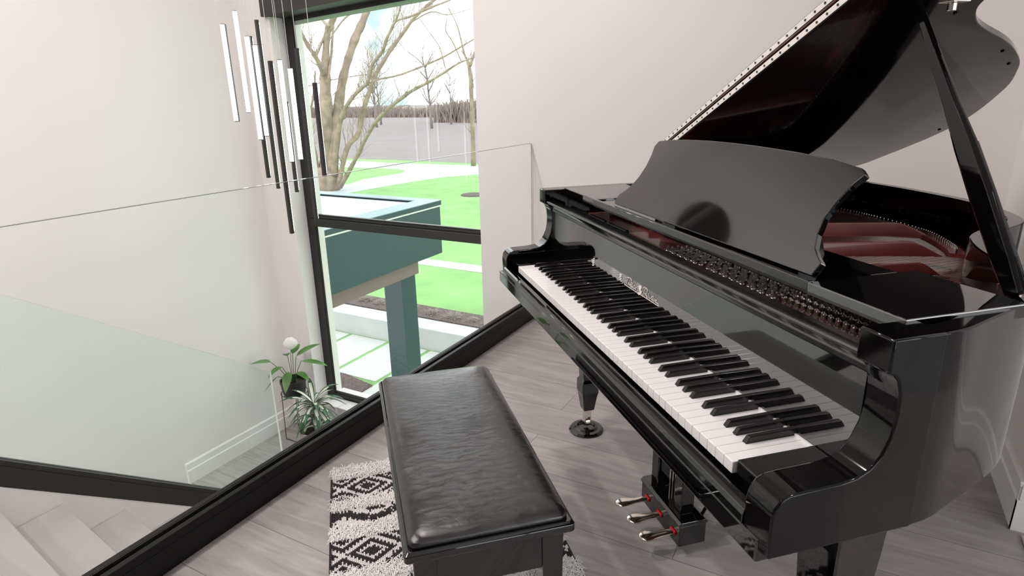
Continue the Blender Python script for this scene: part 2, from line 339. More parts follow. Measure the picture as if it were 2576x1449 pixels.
# ------------------------------------------------------------ stairs
st = struct_empty('staircase', (-2.84, 0.58, 0))
def tread(x0, x1, yb, yf, z, sk, name='stair_tread'):
    """slab with nosing at yf (skewed by sk over the width)"""
    o = (-2.84, 0.58, 0)
    q = lambda x, y, zz: (x - o[0], y - o[1], zz - o[2])
    dx = x1 - x0
    vs = [q(x0, yb, z - .04), q(x1, yb - sk * dx, z - .04), q(x1, yf - sk * dx, z - .04), q(x0, yf, z - .04), q(x0, yb, z), q(x1, yb - sk * dx, z), q(x1, yf - sk * dx, z), q(x0, yf, z)]
    MB().add(vs, [(0, 3, 2, 1), (4, 5, 6, 7), (0, 1, 5, 4), (1, 2, 6, 5), (2, 3, 7, 6), (3, 0, 4, 7)]).build(name, 'tread', st, bevel=.006)
    s = math.copysign(.025, yf - yb); y2 = yf - s
    vs = [q(x0, yb, z - .25), q(x1, yb - sk * dx, z - .25), q(x1, y2 - sk * dx, z - .25), q(x0, y2, z - .25), q(x0, yb, z - .042), q(x1, yb - sk * dx, z - .042), q(x1, y2 - sk * dx, z - .042), q(x0, y2, z - .042)]
    MB().add(vs, [(0, 3, 2, 1), (4, 5, 6, 7), (0, 1, 5, 4), (1, 2, 6, 5), (2, 3, 7, 6), (3, 0, 4, 7)]).build('riser', 'wall', st)
for k in range(1, 7):
    yn = 0.58 + .2335 * k
    tread(-2.838, -1.65, yn - .262, yn, -.187 * k, .13)
for k in range(1, 7):
    yn = 2.2 - .2335 * k
    tread(X_L, -2.952, yn + .262, yn, LAND - .187 * k, 0)
# knee wall between the two flights
kw = MB().prism([(-.3, LOW), (2.23, LOW), (2.23, -1.26), (0.86, -.172), (-.3, .76)], lambda a, b, c: (c, a, b), -2.95, -2.84)
struct(kw.build('wall_stair', 'wall'))
struct(MB().box((-1.75, .55, LOW), (-1.66, 2.2, -.02)).build('wall_void', 'wall'))

# ------------------------------------------------------------ near glass railing
rl = empty('glass_railing', (-1.604, 1.3, 0), 'frameless clear glass railing in a black floor channel along the open landing edge', 'railing')
def rr(mb, x0, x1, z0, z1, y0=-1.2, y1=3.155): return mb.box((x0 + 1.604, y0 - 1.3, z0), (x1 + 1.604, y1 - 1.3, z1))
sh = MB(); rr(sh, -1.636, -1.573, 0, .078); rr(sh, -1.636, -1.616, .078, .108); rr(sh, -1.592, -1.573, .078, .108)
sh.build('base_channel', 'shoe', rl, bevel=.0025)
g = MB(); rr(g, -1.6155, -1.6125, .078, .106); rr(g, -1.5960, -1.5925, .078, .104); g.build('rubber_gasket', 'shoe_grey', rl)
g = MB(); rr(g, -1.610, -1.598, .08, 1.034, -1.2, 3.160); g.build('glass_panel', 'rail_glass', rl)
g = MB(); rr(g, -1.6095, -1.5985, 1.034, 1.0355, -1.2, 3.161); rr(g, -1.6005, -1.5975, .11, 1.034, 3.160, 3.1612); g.build('polished_edge', 'edge_glass', rl)
# stair railing on the knee wall
sr = empty('stair_glass_railing', (-2.875, 1.2, -.4), 'green-tinted glass railing with black channel sloping down beside the stair treads', 'railing')
oy, oz = 1.2, -.4
zb = lambda y: -.172 - .80 * (y - .863)
def sl(x0, x1, d0, d1, y0=-.3, y1=2.235):
    return MB().prism([(y0 - oy, zb(y0) + d0 - oz), (y1 - oy, zb(y1) + d0 - oz), (y1 - oy, zb(y1) + d1 - oz), (y0 - oy, zb(y0) + d1 - oz)], lambda a, b, c: (c + 2.875, a, b), x0, x1)
c = sl(-2.915, -2.838, 0, .10); 
c2 = sl(-2.858, -2.838, .10, .128); c.add(c2.v, c2.f); c2 = sl(-2.915, -2.893, .10, .128); c.add(c2.v, c2.f)
c.build('base_channel', 'shoe_grey', sr, bevel=.003)
top = lambda y: -.24 - .70 * (y - 2.22)
MB().prism([(-.3 - oy, zb(-.3) + .1 - oz), (2.22 - oy, zb(2.22) + .1 - oz), (2.22 - oy, top(2.22) - oz), (-.3 - oy, top(-.3) - oz)], lambda a, b, c: (c + 2.875, a, b), -2.882, -2.870).build('glass_panel', 'stair_glass', sr)
e = MB().prism([(-.3 - oy, top(-.3) - oz), (2.222 - oy, top(2.22) - oz), (2.222 - oy, top(2.22) + .004 - oz), (-.3 - oy, top(-.3) + .004 - oz)], lambda a, b, c: (c + 2.875, a, b), -2.882, -2.870)
e.box((-2.882 + 2.875, 2.22 - oy, zb(2.22) + .13 - oz), (-2.870 + 2.875, 2.224 - oy, top(2.22) - oz)); e.build('polished_edge', 'rail_edge_light' if 'rail_edge_light' in M else 'trim', sr)

# ------------------------------------------------------------ pendants
PEND = [[-3.005,2.35,1.185,1.683,1],[-3.15,2.55,1.227,1.779,2],[-2.769,2.3,1.093,1.607,1],[-2.934,2.45,0.869,1.627,0],[-2.814,2.38,1.107,1.573,1],[-3.04,2.6,0.782,1.729,0],[-2.515,2.2,0.628,1.474,0],[-2.698,2.42,0.968,1.496,2],[-2.907,2.62,0.765,1.287,0],[-2.541,2.34,0.992,1.447,2],[-2.646,2.5,0.632,1.554,0],[-2.32,2.28,0.923,1.37,0]]
plabels = ['leftmost hanging light bar, black with a lit strip on its right side', 'widest glowing white light bar, second from the left', 'third bar from left, lit strip beginning beside a black edge', 'black bar hanging just right of the third lit bar', 'short thin lit bar in front of a long black one', 'long black bar starting highest, left of the window reveal', 'lowest-hanging black bar, ending below the glass rail top line', 'bright bar in front of the white window reveal', 'thin dark bar ending between the two brightest right-hand bars', 'brightest bar just left of the black window frame', 'long black bar hanging across the left window frame down to the mullion', 'rightmost short black bar hanging in front of the tree trunk']
for (x, y, z0, z1, k), lb in zip(PEND, plabels):
    p = empty('pendant_light', (x, y, z0), lb, 'pendant light', group='slim vertical bar pendants over the stairwell')
    h = z1 - z0; wd = .0086 if k == 0 else .0112
    rot = {0: 0, 1: .55, 2: 0.95}[k]
    xf = Matrix.Rotation(rot, 4, 'Z')
    MB().box((-wd, -wd, 0), (wd, wd, h), xf=xf).build('bar_housing', 'darkbar', p, bevel=.0012)
    if k: MB().box((-wd, -wd - .004, .004), (wd, -wd + .0005, h - .004), xf=xf).build('led_strip', 'led', p, bevel=.0008)
    else: MB().box((-wd * .8, wd - .0005, .012), (wd * .8, wd + .003, h - .012), xf=xf).build('led_strip', 'led', p)
    MB().tube([(0, 0, h), (0, 0, CEIL - z0)], .0014, 6).build('cable', 'cable', p)
struct(MB().box((-.42, -.42, 0), (.42, .42, .03)).build('trim_2', 'trim', None, loc=(-2.75, 2.43, CEIL - .03)))

# ------------------------------------------------------------ plants on the landing
def leaf_mesh(mb, base, d, up, L, w, droop, n=7, mi=0, fold=.15, wmax=.4):
    """a pointed blade with thickness from base heading d (unit xy), rising up, drooping"""
    side = Vector((-d.y, d.x, 0)); rows = []
    p = Vector(base)
    for i in range(n + 1):
        t = i / n
        q = p + d * (L * t) + Vector((0, 0, up * t * L - droop * L * t * t))
        ww = w * (math.sin(PI * min(1, t ** .75)) ** .8 if wmax else 1) * .5 + .0006
        rows.append([q - side * ww + Vector((0, 0, fold * ww)), q + Vector((0, 0, -.0008)), q + side * ww + Vector((0, 0, fold * ww)), q + Vector((0, 0, .0012))])
    mb.loft(rows, True, mi)
    return rows
pl = empty('peace_lily', (-3.575, 2.955, -.90), 'flowering peace lily with one white bloom in a black pot on a wire stand', 'potted plant')
PR = Vector((0, 0, 0))
mb = MB().lathe([(.055, 0), (.078, .012), (.09, .07), (.094, .118), (.098, .12), (.098, .14), (.088, .14), (.086, .11)], n=28)
mb.build('pot', 'blackpot', pl, auto=40)
MB().lathe([(.0, .112), (.05, .114), (.087, .11), (.087, .10)], n=20).build('soil', 'soil', pl, smooth=True)
# leaves: (direction angle in world, length, stem rise, width, droop)
rnd = random.Random(4)
for a, L, sr_, w, up, dr, out in [(205, .17, .17, .075, .12, .25, .14), (150, .10, .19, .055, .1, .3, .08), (60, .19, .21, .085, .55, .25, .03), (15, .22, .19, .065, .10, .2, .08), (-60, .12, .12, .07, -.5, .5, .05), (-10, .15, .11, .055, .1, .3, .06), (110, .12, .22, .06, .6, .3, .03), (230, .11, .07, .04, -.7, .3, .09), (-100, .12, .16, .06, .1, .5, .06)]:
    d = Vector((math.cos(math.radians(a)), math.sin(math.radians(a)), 0)); b0 = Vector((0, 0, .112)) + d * .015; b1 = b0 + d * out + Vector((0, 0, sr_))
    MB().tube([b0, b0.lerp(b1, .5) + Vector((0, 0, .02)), b1], .0026, 6).build('leaf_stem', 'stem', pl, smooth=True)
    mb = MB(); leaf_mesh(mb, b1, d, up, L, w, dr); mb.build('leaf', 'leaf', pl, auto=60)
MB().tube([(0, 0, .11), (.006, .0, .3), (.012, .01, .40)], .0022, 6).build('flower_stem', 'stem', pl, smooth=True)
mb = MB(); rows = []
for i in range(9):
    t = i / 8; r = .052 * math.sin(PI * min(1, t * .93 + .03)) ** .7 + .001
    rows.append([Vector((.012 + s * r * .63 + (.012 * math.sin(PI * t) - abs(s) * .008 + kk) * .77, .012 + s * r * .77 - (.012 * math.sin(PI * t) - abs(s) * .008 + kk) * .63, .385 + .10 * t)) for s, kk in ((-1, 0), (-.5, .004), (0, .006), (.5, .004), (1, 0), (.5, .001), (0, .003), (-.5, .001))])
mb.loft(rows); mb.build('flower', 'spathe', pl, auto=60)
MB().tube([(.012, .006, .40), (.012, .004, .455)], .005, 8).build('spadix', 'tuft', pl, smooth=True)
sd = empty('wire_plant_stand', (-3.635, 2.98, LAND), 'tall thin black wire stand carrying the black pot by the window', 'plant stand')
top_c = Vector((.06, -.025, .44)); H = .44
cor = [Vector((-.08, -.05, .004)), Vector((.085, -.05, .004)), Vector((.085, .08, .004)), Vector((-.08, .08, .004))]
for i, cpt in enumerate(cor):
    a = math.atan2(cpt.y, cpt.x); tp = top_c + Vector((.10 * math.cos(a), .10 * math.sin(a), 0))
    MB().tube([cpt, tp], .0028, 6).build('leg', 'wire', sd, smooth=True)
for a, b in ((0, 1), (2, 3)): MB().tube([cor[a], cor[b]], .0028, 6).build('foot_bar', 'wire', sd)
MB().tube([top_c + Vector((.1 * math.cos(2 * PI * i / 24), .1 * math.sin(2 * PI * i / 24), 0)) for i in range(25)], .003, 6).build('ring', 'wire', sd, smooth=True)

dr = empty('dracaena', (-3.315, 2.89, LAND), 'low dracaena with white-striped leaves in a round grey pot under the window', 'potted plant')
MB().lathe([(.09, 0), (.115, .02), (.135, .12), (.138, .235), (.124, .235), (.12, .20)], n=30).build('pot', 'greypot', dr, auto=40)
MB().lathe([(0, .205), (.121, .20), (.121, .19)], n=20).build('soil', 'soil', dr)
for sx, sy, hh in ((.01, .0, .20), (-.03, .02, .12), (.05, -.02, .07)):
    MB().tube([(sx, sy, .2), (sx * 1.1, sy, .2 + hh)], .009, 8).build('stem', 'bark', dr, smooth=True)
rnd = random.Random(8)
crowns = [((.01, 0, .44), 26, .23, 1.0), ((-.03, .02, .33), 12, .20, .7), ((.055, -.02, .28), 10, .18, .6)]
for (cx_, cy_, cz_), n, L0, upm in crowns:
    for i in range(n):
        a = i * 2.39996 + rnd.uniform(-.2, .2); t = i / n; L = L0 * rnd.uniform(.75, 1.1) * (1 - .35 * (t > .85))
        d = Vector((math.cos(a), math.sin(a), 0)); up = .1 + 1.3 * t * upm; drp = 1.1 - .45 * t
        base = Vector((cx_, cy_, cz_ + .05 * t - .06))
        mb = MB(); leaf_mesh(mb, base, d, up, L, .036, drp, n=8, fold=.5)
        mb2 = MB(); 
        leaf_mesh(mb2, base + Vector((0, 0, .0022)), d, up, L * .97, .021, drp, n=8, fold=.5)
        lo = MB(); lo.v = mb.v; lo.f = mb.f; lo.m = [0] * len(mb.f); lo.add(mb2.v, mb2.f, 1); lo.build('leaf', ['leafg', 'leafw'], dr, auto=60)

ov = MB().prism([(.24 * math.cos(2 * PI * i / 40) + .05 * math.sin(2 * PI * i / 40), .26 * math.sin(2 * PI * i / 40)) for i in range(40)], lambda a, b, c: (c, a, b), 0, .03).build('mirrored_oval', 'darkbar', loc=(X_L, 2.55, 2.43), bevel=.008)  # added out of view to give the dark oval mirrored in the desk
tag(ov, 'large dark oval added on the unseen upper wall, mirrored as a black shape in the music desk', 'added dark oval')
# ------------------------------------------------------------ outside
GZ, LZ = -2.75, -2.35
KS = (CAMZ - LZ) / (CAMZ + 2.2)
def flat(name, pts, z, m, th=.02): return struct(MB().prism(pts, lambda a, b, c: (a, b, c), z - th, z).build(name, m))
def ls(pts): return [(x * KS, y * KS) for x, y in pts]
flat('ground_terrace', [(-14, 3.3), (6, 3.3), (6, 8.0), (-14, 8.0)], GZ + .018, 'lawn', .15)
flat('ground_lawn', [(-60, 8.05), (40, 8.05), (40, 31.2), (-60, 32)], LZ, 'lawn', .3)
flat('ground_verge', [(-60, 31.9), (-33.3, 31.4), (-25.5, 30.9), (-19.0, 30.9), (40, 31.1), (40, 34), (-60, 34)], LZ - .02, 'lawn2', .3)
flat('ground_field', [(-320, 31.6), (-33, 31.3), (-30.4, 31.1), (-25.5, 31.4), (-19.1, 31.0), (120, 31.2), (120, 400), (-320, 400)], LZ + .01, 'field', .05)
flat('ground_driveway', ls([(-60, 30.6), (-31, 29.3), (-28.2, 28.86), (-23.1, 28.44), (-17.8, 28.8), (10, 29.6), (10, 25.8), (-15.7, 25.4), (-16.7, 23.7), (-17.1, 21.9), (-17.36, 18.7), (-17.5, 14), (-20, 14), (-19.4, 18.9), (-19.3, 20.4), (-19.9, 22.1), (-19.64, 24.3), (-20.1, 25.4), (-21, 25.9), (-22.45, 26), (-24, 25.7), (-60, 27.0)]), LZ + .012, 'road', .03)
flat('ground_path', ls([(-30, 10.95), (-9.08, 10.95), (-6.77, 10.95), (5, 10.95), (5, 10.5), (-8.73, 10.5), (-30, 10.5)]), LZ + .012, 'conc', .03)
flat('ground_bed', [(-12, 8.05), (2, 8.05), (2, 8.5), (-12, 8.62)], LZ + .02, 'mulch', .05)
flat('ground_bed', [(-9, 4.6), (-5.765, 4.6), (-5.765, 6.16), (-6.4, 6.28), (-9, 6.33)], GZ + .045, 'mulch', .06)
t = MB(); 
t.lathe([(0, 0), (.5, 0), (.47, .04), (0, .05)], (-12.95, 20.5, LZ), 24); struct(t.build('ground_bed', 'mulch'))
wl = MB().box((-12, 7.65, GZ - .2), (2, 8.06, LZ - .005)).build('planter_wall', 'conc', bevel=.012); tag(wl, 'low pale concrete retaining wall between the pavers and the lawn', 'retaining wall')
xs = [(-9.35, -8.45), (-8.38, -7.56), (-7.49, -6.70), (-6.63, -5.84), (-5.77, -4.98), (-4.91, -4.10)]
plb = ['concrete slab cut off by the stone jamb, far left of the terrace', 'concrete slab behind the window frame, left of the first grass joint', 'concrete slab between the two grass joints', 'long concrete slab ending at the mulch bed', 'concrete slab behind the green post', 'concrete slab at the right end of the terrace']
for (a, b), lb in zip(xs, plb):
    y0 = 6.30 if b < -5.8 else 4.4
    o = MB().box((a - (a + b) / 2, -(7.62 - y0) / 2, 0), (b - (a + b) / 2, (7.62 - y0) / 2, .06)).build('paving_slab', 'paver', bevel=.008, loc=((a + b) / 2, (y0 + 7.62) / 2, GZ - .03)); tag(o, lb, 'paving slab', 'large concrete paving slabs with grass joints')
# porch canopy
CX = -4.2
cn = empty('porch_canopy', (-5.9, 4.8, -.485), 'dark teal box-shaped porch canopy with pale flat roof and parapet', 'porch canopy')
co = Vector((5.9, -4.8, .485))
def cb(a, b): return (Vector(a) + co), (Vector(b) + co)
CY0, CY1, CT, CB = 3.5, 5.90, .155, -.485
m_ = MB()
for a, b in (((-7.6, CY0, CB), (CX - .02, CY1 - .02, CB + .05)),): m_.box(*cb(a, b))
m_.box(*cb((CX - .05, CY0, CB), (CX, CY1, CT - .075))); m_.box(*cb((-7.6, CY1 - .05, CB), (CX - .05, CY1, CT - .075))); m_.box(*cb((-7.6, CY0, CB), (-7.55, CY1 - .05, CT - .075)))
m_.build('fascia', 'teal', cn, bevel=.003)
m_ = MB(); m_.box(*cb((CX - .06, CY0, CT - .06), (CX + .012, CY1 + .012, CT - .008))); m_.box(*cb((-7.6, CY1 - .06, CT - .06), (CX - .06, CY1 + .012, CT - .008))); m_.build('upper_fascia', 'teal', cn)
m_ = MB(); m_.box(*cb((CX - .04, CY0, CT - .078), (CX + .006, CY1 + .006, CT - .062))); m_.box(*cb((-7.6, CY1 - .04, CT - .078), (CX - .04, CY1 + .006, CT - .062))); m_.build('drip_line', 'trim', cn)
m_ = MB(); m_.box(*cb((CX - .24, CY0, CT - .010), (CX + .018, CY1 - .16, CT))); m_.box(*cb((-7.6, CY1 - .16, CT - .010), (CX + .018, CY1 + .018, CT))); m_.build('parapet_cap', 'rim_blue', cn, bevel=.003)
MB().box(*cb((-7.55, CY0, -.1), (CX - .22, CY1 - .15, .125))).build('roof', 'roofw', cn)
MB().box(*cb((-7.4, CY0, -.655), (CX - .08, CY1 - .38, -.485))).build('soffit_beam', 'soffit', cn, bevel=.004)
ps = MB().box((-.15, -.13, 0), (.11, .13, GZ * -1 - .655)).build('porch_post', 'teal', bevel=.004, loc=(-4.44, 5.38, GZ)); tag(ps, 'square dark teal post holding up the porch canopy', 'post')

# dry ornamental tufts in the bed behind the wall
rnd = random.Random(21)
tw = ['behind the wall, leftmost beside the porch beam', 'second from the left behind the wall', 'third from the left, small', 'just left of the green post', 'just right of the green post', 'wide one at the middle of the right-hand bed', 'small flat one right of the wide tuft', 'rightmost, cut by the room wall']
for (x, y, r), lb in zip([(-7.75, 8.34, .17), (-7.4, 8.30, .15), (-7.05, 8.32, .15), (-6.7, 8.28, .19), (-6.17, 8.27, .16), (-5.72, 8.25, .19), (-5.33, 8.26, .12), (-5.0, 8.24, .12)], tw):
    mb = MB()
    for i in range(150):
        a = rnd.uniform(0, 2 * PI); e = rnd.uniform(.15, 1.3); L = r * rnd.uniform(.6, 1.1)
        d = Vector((math.cos(a) * math.cos(e), math.sin(a) * math.cos(e), math.sin(e) * .8)); b0 = Vector((rnd.uniform(-.4, .4) * r, rnd.uniform(-.4, .4) * r, 0))
        mb.tube([b0, b0 + d * L * .6, b0 + d * L + Vector((0, 0, -.02))], [.004, .003, .001], 3)
    o = mb.build('dry_shrub', 'shrub', loc=(x, y, LZ + .02)); tag(o, 'pale dry grass tuft ' + lb, 'shrub', 'dry tufts in the mulch bed')

# ------------------------------------------------------------ trees
def twig(mb, p, d, L, r, depth, rnd):
    n = 4; pts = [p]; q = p.copy(); dd = d.copy()
    for i in range(n):
        dd = (dd + Vector((rnd.uniform(-.28, .28), rnd.uniform(-.28, .28), rnd.uniform(-.12, .22)))).normalized(); q = q + dd * L / n; pts.append(q.copy())
    mb.tube(pts, [r * (1 - .75 * i / n) for i in range(n + 1)], 4 if depth < 2 else 5)
    if depth > 0:
        for i in range(1, n + 1):
            for k in range(1 if i < n else 2):
                nd = (dd + Vector((rnd.uniform(-.9, .9), rnd.uniform(-.9, .9), rnd.uniform(-.3, .7)))).normalized()
                twig(mb, pts[i], nd, L * rnd.uniform(.45, .7), r * .5 * (1 - .1 * i), depth - 1, rnd)
def traced_tree(data, name, label, seed, tw=1.0, trunk=None):
    rnd = random.Random(seed); mb = MB(); tm = MB()
    k = KS
    base = None; allp = []
    for key, pts in data.items():
        P = [(Vector((x * k, y * k, CAMZ + (z - CAMZ) * k)), r * k) for x, y, z, r in pts]
        allp.append(P)
    base = Vector((allp[0][0][0].x, allp[0][0][0].y, LZ))
    root = empty(name, base, label, 'tree')
    for j, P in enumerate(allp):
        ps = smooth_poly([p - base for p, r in P], 4); rr_ = []
        for i in range(len(P) - 1):
            for s in range(4): rr_.append(P[i][1] * (1 - s / 4) + P[i + 1][1] * s / 4)
        rr_.append(P[-1][1])
        kk_ = 1.3 if j in (0, 5) else 1.1
        rr_ = [r * kk_ * (1 + .09 * math.sin(i * 1.7 + j)) for i, r in enumerate(rr_)]
        MB().tube(ps, rr_, 12).build('trunk' if j == 0 else 'branch', 'bark', root, smooth=True)
        for i in range(2, len(ps)):
            if rr_[i] < .11 and rnd.random() < .9 * tw:
                d = (ps[i] - ps[i - 1]).normalized(); d = (d + Vector((rnd.uniform(-.9, .9), rnd.uniform(-.5, .5), rnd.uniform(-.2, .8)))).normalized()
                twig(mb, ps[i], d, rnd.uniform(.5, 1.3), max(.007, rr_[i] * .22), 2, rnd)
    tm2 = MB()
    if trunk:
        for (dx, dy, r0, z1) in trunk: tm2.tube([(dx * .6, dy, -.1), (dx * .8, dy, .5), (dx, dy, z1)], [r0 * 1.25, r0 * 1.05, r0], 14)
        tm2.build('trunk_base', 'bark', root, smooth=True)
    t = mb.build('twigs', 'bark', root); t['kind'] = 'stuff'
    return root
TREE = {"S1":[[-18.885,18.5,-2.168,0.245],[-18.649,18.603,-0.371,0.202],[-18.561,18.706,1.151,0.189],[-18.552,18.808,2.14,0.162],[-18.49,18.911,3.014,0.108],[-18.416,19.014,3.731,0.095],[-18.332,19.117,4.063,0.109],[-18.106,19.219,4.431,0.068],[-17.752,19.322,4.784,0.06],[-17.523,19.425,5.233,0.043]],"S1b":[[-18.322,18.5,2.321,0.107],[-18.122,18.204,2.59,0.092],[-18.07,17.908,2.948,0.073],[-18.077,17.612,3.297,0.065],[-17.976,17.316,3.628,0.046],[-17.781,17.02,4.07,0.03]],"S1c":[[-18.64,18.5,2.955,0.059],[-18.575,18.685,3.245,0.043],[-18.461,18.87,3.629,0.038],[-18.361,19.055,3.919,0.027]],"S1d":[[-17.74,18.5,3.974,0.053],[-18.044,18.5,4.176,0.048],[-18.195,18.5,4.505,0.037],[-18.266,18.5,4.916,0.027]],"S1e":[[-18.077,18.5,2.121,0.037],[-18.42,19.117,2.972,0.044],[-18.817,19.733,3.806,0.045],[-19.263,20.35,4.475,0.04]],"S2":[[-18.374,18.5,-1.398,0.161],[-18.383,18.747,-0.377,0.167],[-18.422,18.993,0.382,0.162],[-18.362,19.24,1.24,0.152],[-18.262,19.487,2.142,0.131],[-18.115,19.733,2.887,0.115],[-17.903,19.98,3.623,0.127],[-17.717,20.227,4.162,0.116],[-17.521,20.473,4.794,0.097],[-17.333,20.72,5.376,0.078]],"S3":[[-18.289,18.5,-1.553,0.134],[-17.837,18.332,-0.338,0.11],[-17.293,18.164,0.665,0.077],[-16.646,17.995,1.282,0.065],[-15.867,17.827,1.728,0.063],[-15.389,17.659,1.916,0.053],[-15.003,17.491,2.444,0.052],[-14.35,17.323,2.872,0.051],[-13.974,17.155,3.252,0.045],[-13.498,16.986,3.647,0.033],[-13.118,16.818,3.99,0.026],[-12.819,16.65,4.399,0.022]],"S3b":[[-15.039,18.5,3.426,0.024],[-14.49,18.315,3.891,0.034],[-13.77,18.13,3.969,0.033],[-12.749,17.945,4.155,0.036],[-11.889,17.76,4.28,0.022],[-11.266,17.575,4.375,0.017]],"S4":[[-18.089,18.5,-1.915,0.091],[-17.619,18.648,-0.509,0.089],[-17.103,18.796,0.045,0.088],[-16.905,18.944,0.833,0.088],[-16.614,19.092,1.607,0.078],[-16.272,19.24,2.315,0.067],[-15.751,19.388,3.001,0.061],[-15.19,19.536,3.619,0.056],[-14.778,19.684,4.098,0.051],[-14.323,19.832,4.476,0.05],[-13.824,19.98,4.8,0.045]],"S4b":[[-13.952,18.5,3.849,0.019],[-13.317,18.808,4.166,0.019],[-12.824,19.117,4.067,0.012],[-11.994,19.425,4.243,0.007]],"S5":[[-18.032,18.5,-2.018,0.091],[-16.87,18.222,-0.91,0.071],[-15.998,17.945,-0.087,0.062],[-15.252,17.668,0.495,0.062],[-14.369,17.39,0.995,0.055],[-13.543,17.112,1.334,0.058],[-12.76,16.835,1.61,0.048],[-12.02,16.558,1.789,0.038],[-11.161,16.28,2.065,0.032],[-10.444,16.003,2.288,0.023],[-9.722,15.725,2.406,0.015]],"S6":[[-16.126,18.5,1.914,0.04],[-15.991,19.029,2.066,0.031],[-15.654,19.557,2.169,0.026],[-15.164,20.086,2.393,0.031],[-14.786,20.614,2.633,0.031],[-14.458,21.143,2.88,0.031],[-14.051,21.671,3.224,0.026],[-13.696,22.2,3.547,0.021]],"S7":[[-19.311,18.5,1.862,0.014],[-18.673,18.808,2.036,0.016],[-17.91,19.117,2.165,0.016],[-17.095,19.425,2.261,0.013]],"S8":[[-19.138,18.5,-2.127,0.121],[-18.859,18.13,-0.855,0.097],[-18.539,17.76,-0.109,0.074],[-18.132,17.39,0.694,0.046],[-17.402,17.02,1.626,0.035],[-16.85,16.65,2.316,0.024]],"S9":[[-15.097,18.5,1.012,0.017],[-14.601,18.808,1.103,0.012],[-14.605,19.117,0.994,0.01],[-14.049,19.425,0.953,0.007]],"S10":[[-17.806,18.5,3.52,0.021],[-17.466,18.778,4.069,0.026],[-17.294,19.055,4.356,0.026],[-16.932,19.332,4.583,0.016],[-16.571,19.61,4.811,0.008]],"S11":[[-17.887,18.5,1.537,0.021],[-18.016,18.962,1.833,0.027],[-18.247,19.425,2.339,0.022]]}
TREE2 = {"a":[[-15.098,24.0,-1.634,0.087],[-15.064,24.0,0.223,0.075],[-15.072,24.0,1.568,0.07],[-15.084,24.0,2.335,0.07],[-15.214,24.0,2.881,0.047],[-15.368,24.0,3.21,0.029],[-15.651,24.0,4.286,0.018],[-16.084,24.0,5.05,0.012]],"b":[[-15.069,24.0,2.659,0.058],[-14.869,24.0,3.079,0.052],[-14.617,24.0,3.542,0.046]],"c":[[-15.523,24.0,2.84,0.023],[-15.894,24.0,3.612,0.024],[-16.275,24.0,4.168,0.018],[-16.181,24.0,4.586,0.012]],"d":[[-16.117,24.0,2.149,0.015],[-16.372,24.0,2.6,0.018],[-16.486,24.0,3.045,0.018],[-16.666,24.0,3.545,0.015],[-17.255,24.0,4.285,0.012],[-17.652,24.0,4.744,0.009]]}
traced_tree(TREE, 'bare_tree', 'large multi-stemmed bare tree rising behind the canopy, outside the window', 3, trunk=[(0.0, 0, .36, 1.0), (-.35, 0, .2, 1.0), (.45, .1, .3, .9)])
traced_tree(TREE2, 'bare_tree', 'slimmer pale bare tree at the right edge of the window', 9, .9)
def far_tree(x, y, h, seed, label, name='distant_tree'):
    rnd = random.Random(seed); mb = MB(); root = empty(name, (x, y, LZ), label, 'tree', group='bare trees along the far field edge')
    tr = MB(); pts = [Vector((0, 0, -.3))]; q = Vector((0, 0, 0))
    for i in range(5): q = Vector((q.x + rnd.uniform(-.02, .02) * h, q.y, h * .16 * (i + 1))); pts.append(q)
    tr.tube(pts, [h * .022 * (1 - i / 7) for i in range(6)], 6).build('trunk', 'farbark', root, smooth=True)
    for p in pts[2:]:
        for k in range(4):
            a = rnd.uniform(0, 2 * PI); d = Vector((math.cos(a), math.sin(a) * .6, rnd.uniform(.5, 1.6))).normalized(); twig(mb, p, d, h * rnd.uniform(.22, .42), h * .008, 2, rnd)
    mb.build('branches', 'farbark', root)
ft = [(-80, 76, 8.0), (-73.0, 68, 6.5), (-66, 78, 8.5), (-60, 70, 9.5), (-54, 80, 7.0), (-49, 68, 9.5), (-44.5, 78, 6.5), (-39, 68, 8), (-34.5, 80, 7.5), (-88, 70, 8)]
fl_ = ['leftmost of the far row, half behind the big trunk', 'second from the left in the far row', 'third in the far row, seen left of the leaning stem', 'tall one in the far row right of the leaning stem', 'short one under the long low branch', 'tall dark one in the middle of the far row', 'short slim one right of the tall middle tree', 'one in front of the brown thicket', 'last one of the far row near the window edge', 'one at the left edge of the view behind the black pendant']
for (x, y, h), lb, i in zip(ft, fl_, range(20)): far_tree(x, y, h, 40 + i, 'bare distant tree, ' + lb)
# hazy thicket along the horizon (uncountable brush)
rnd = random.Random(17)
for x0, x1, y, hh, lb, dens in ((-150, -60, 118, 3.6, 'low grey-brown thicket along the left horizon', 150), (-62, -28, 92, 5.4, 'taller brown thicket on the right of the horizon', 110)):
    mb = MB()
    for i in range(dens * 60):
        x = rnd.uniform(x0, x1); yy = y + rnd.uniform(-6, 6); h = hh * (.35 + .65 * rnd.random() ** 1.5) * (.72 + .28 * math.sin(x * .23) * math.sin(x * .071 + 1))
        dx, dy = rnd.uniform(-.5, .5) * h, rnd.uniform(-.3, .3) * h
        mb.tube([(x, yy, LZ - .1), (x + dx * .6, yy + dy * .5, LZ + h * .6), (x + dx, yy + dy, LZ + h)], [.13, .10, .02], 3)
    o = mb.build('thicket', 'hedge'); tag(o, lb, 'thicket'); o['kind'] = 'stuff'
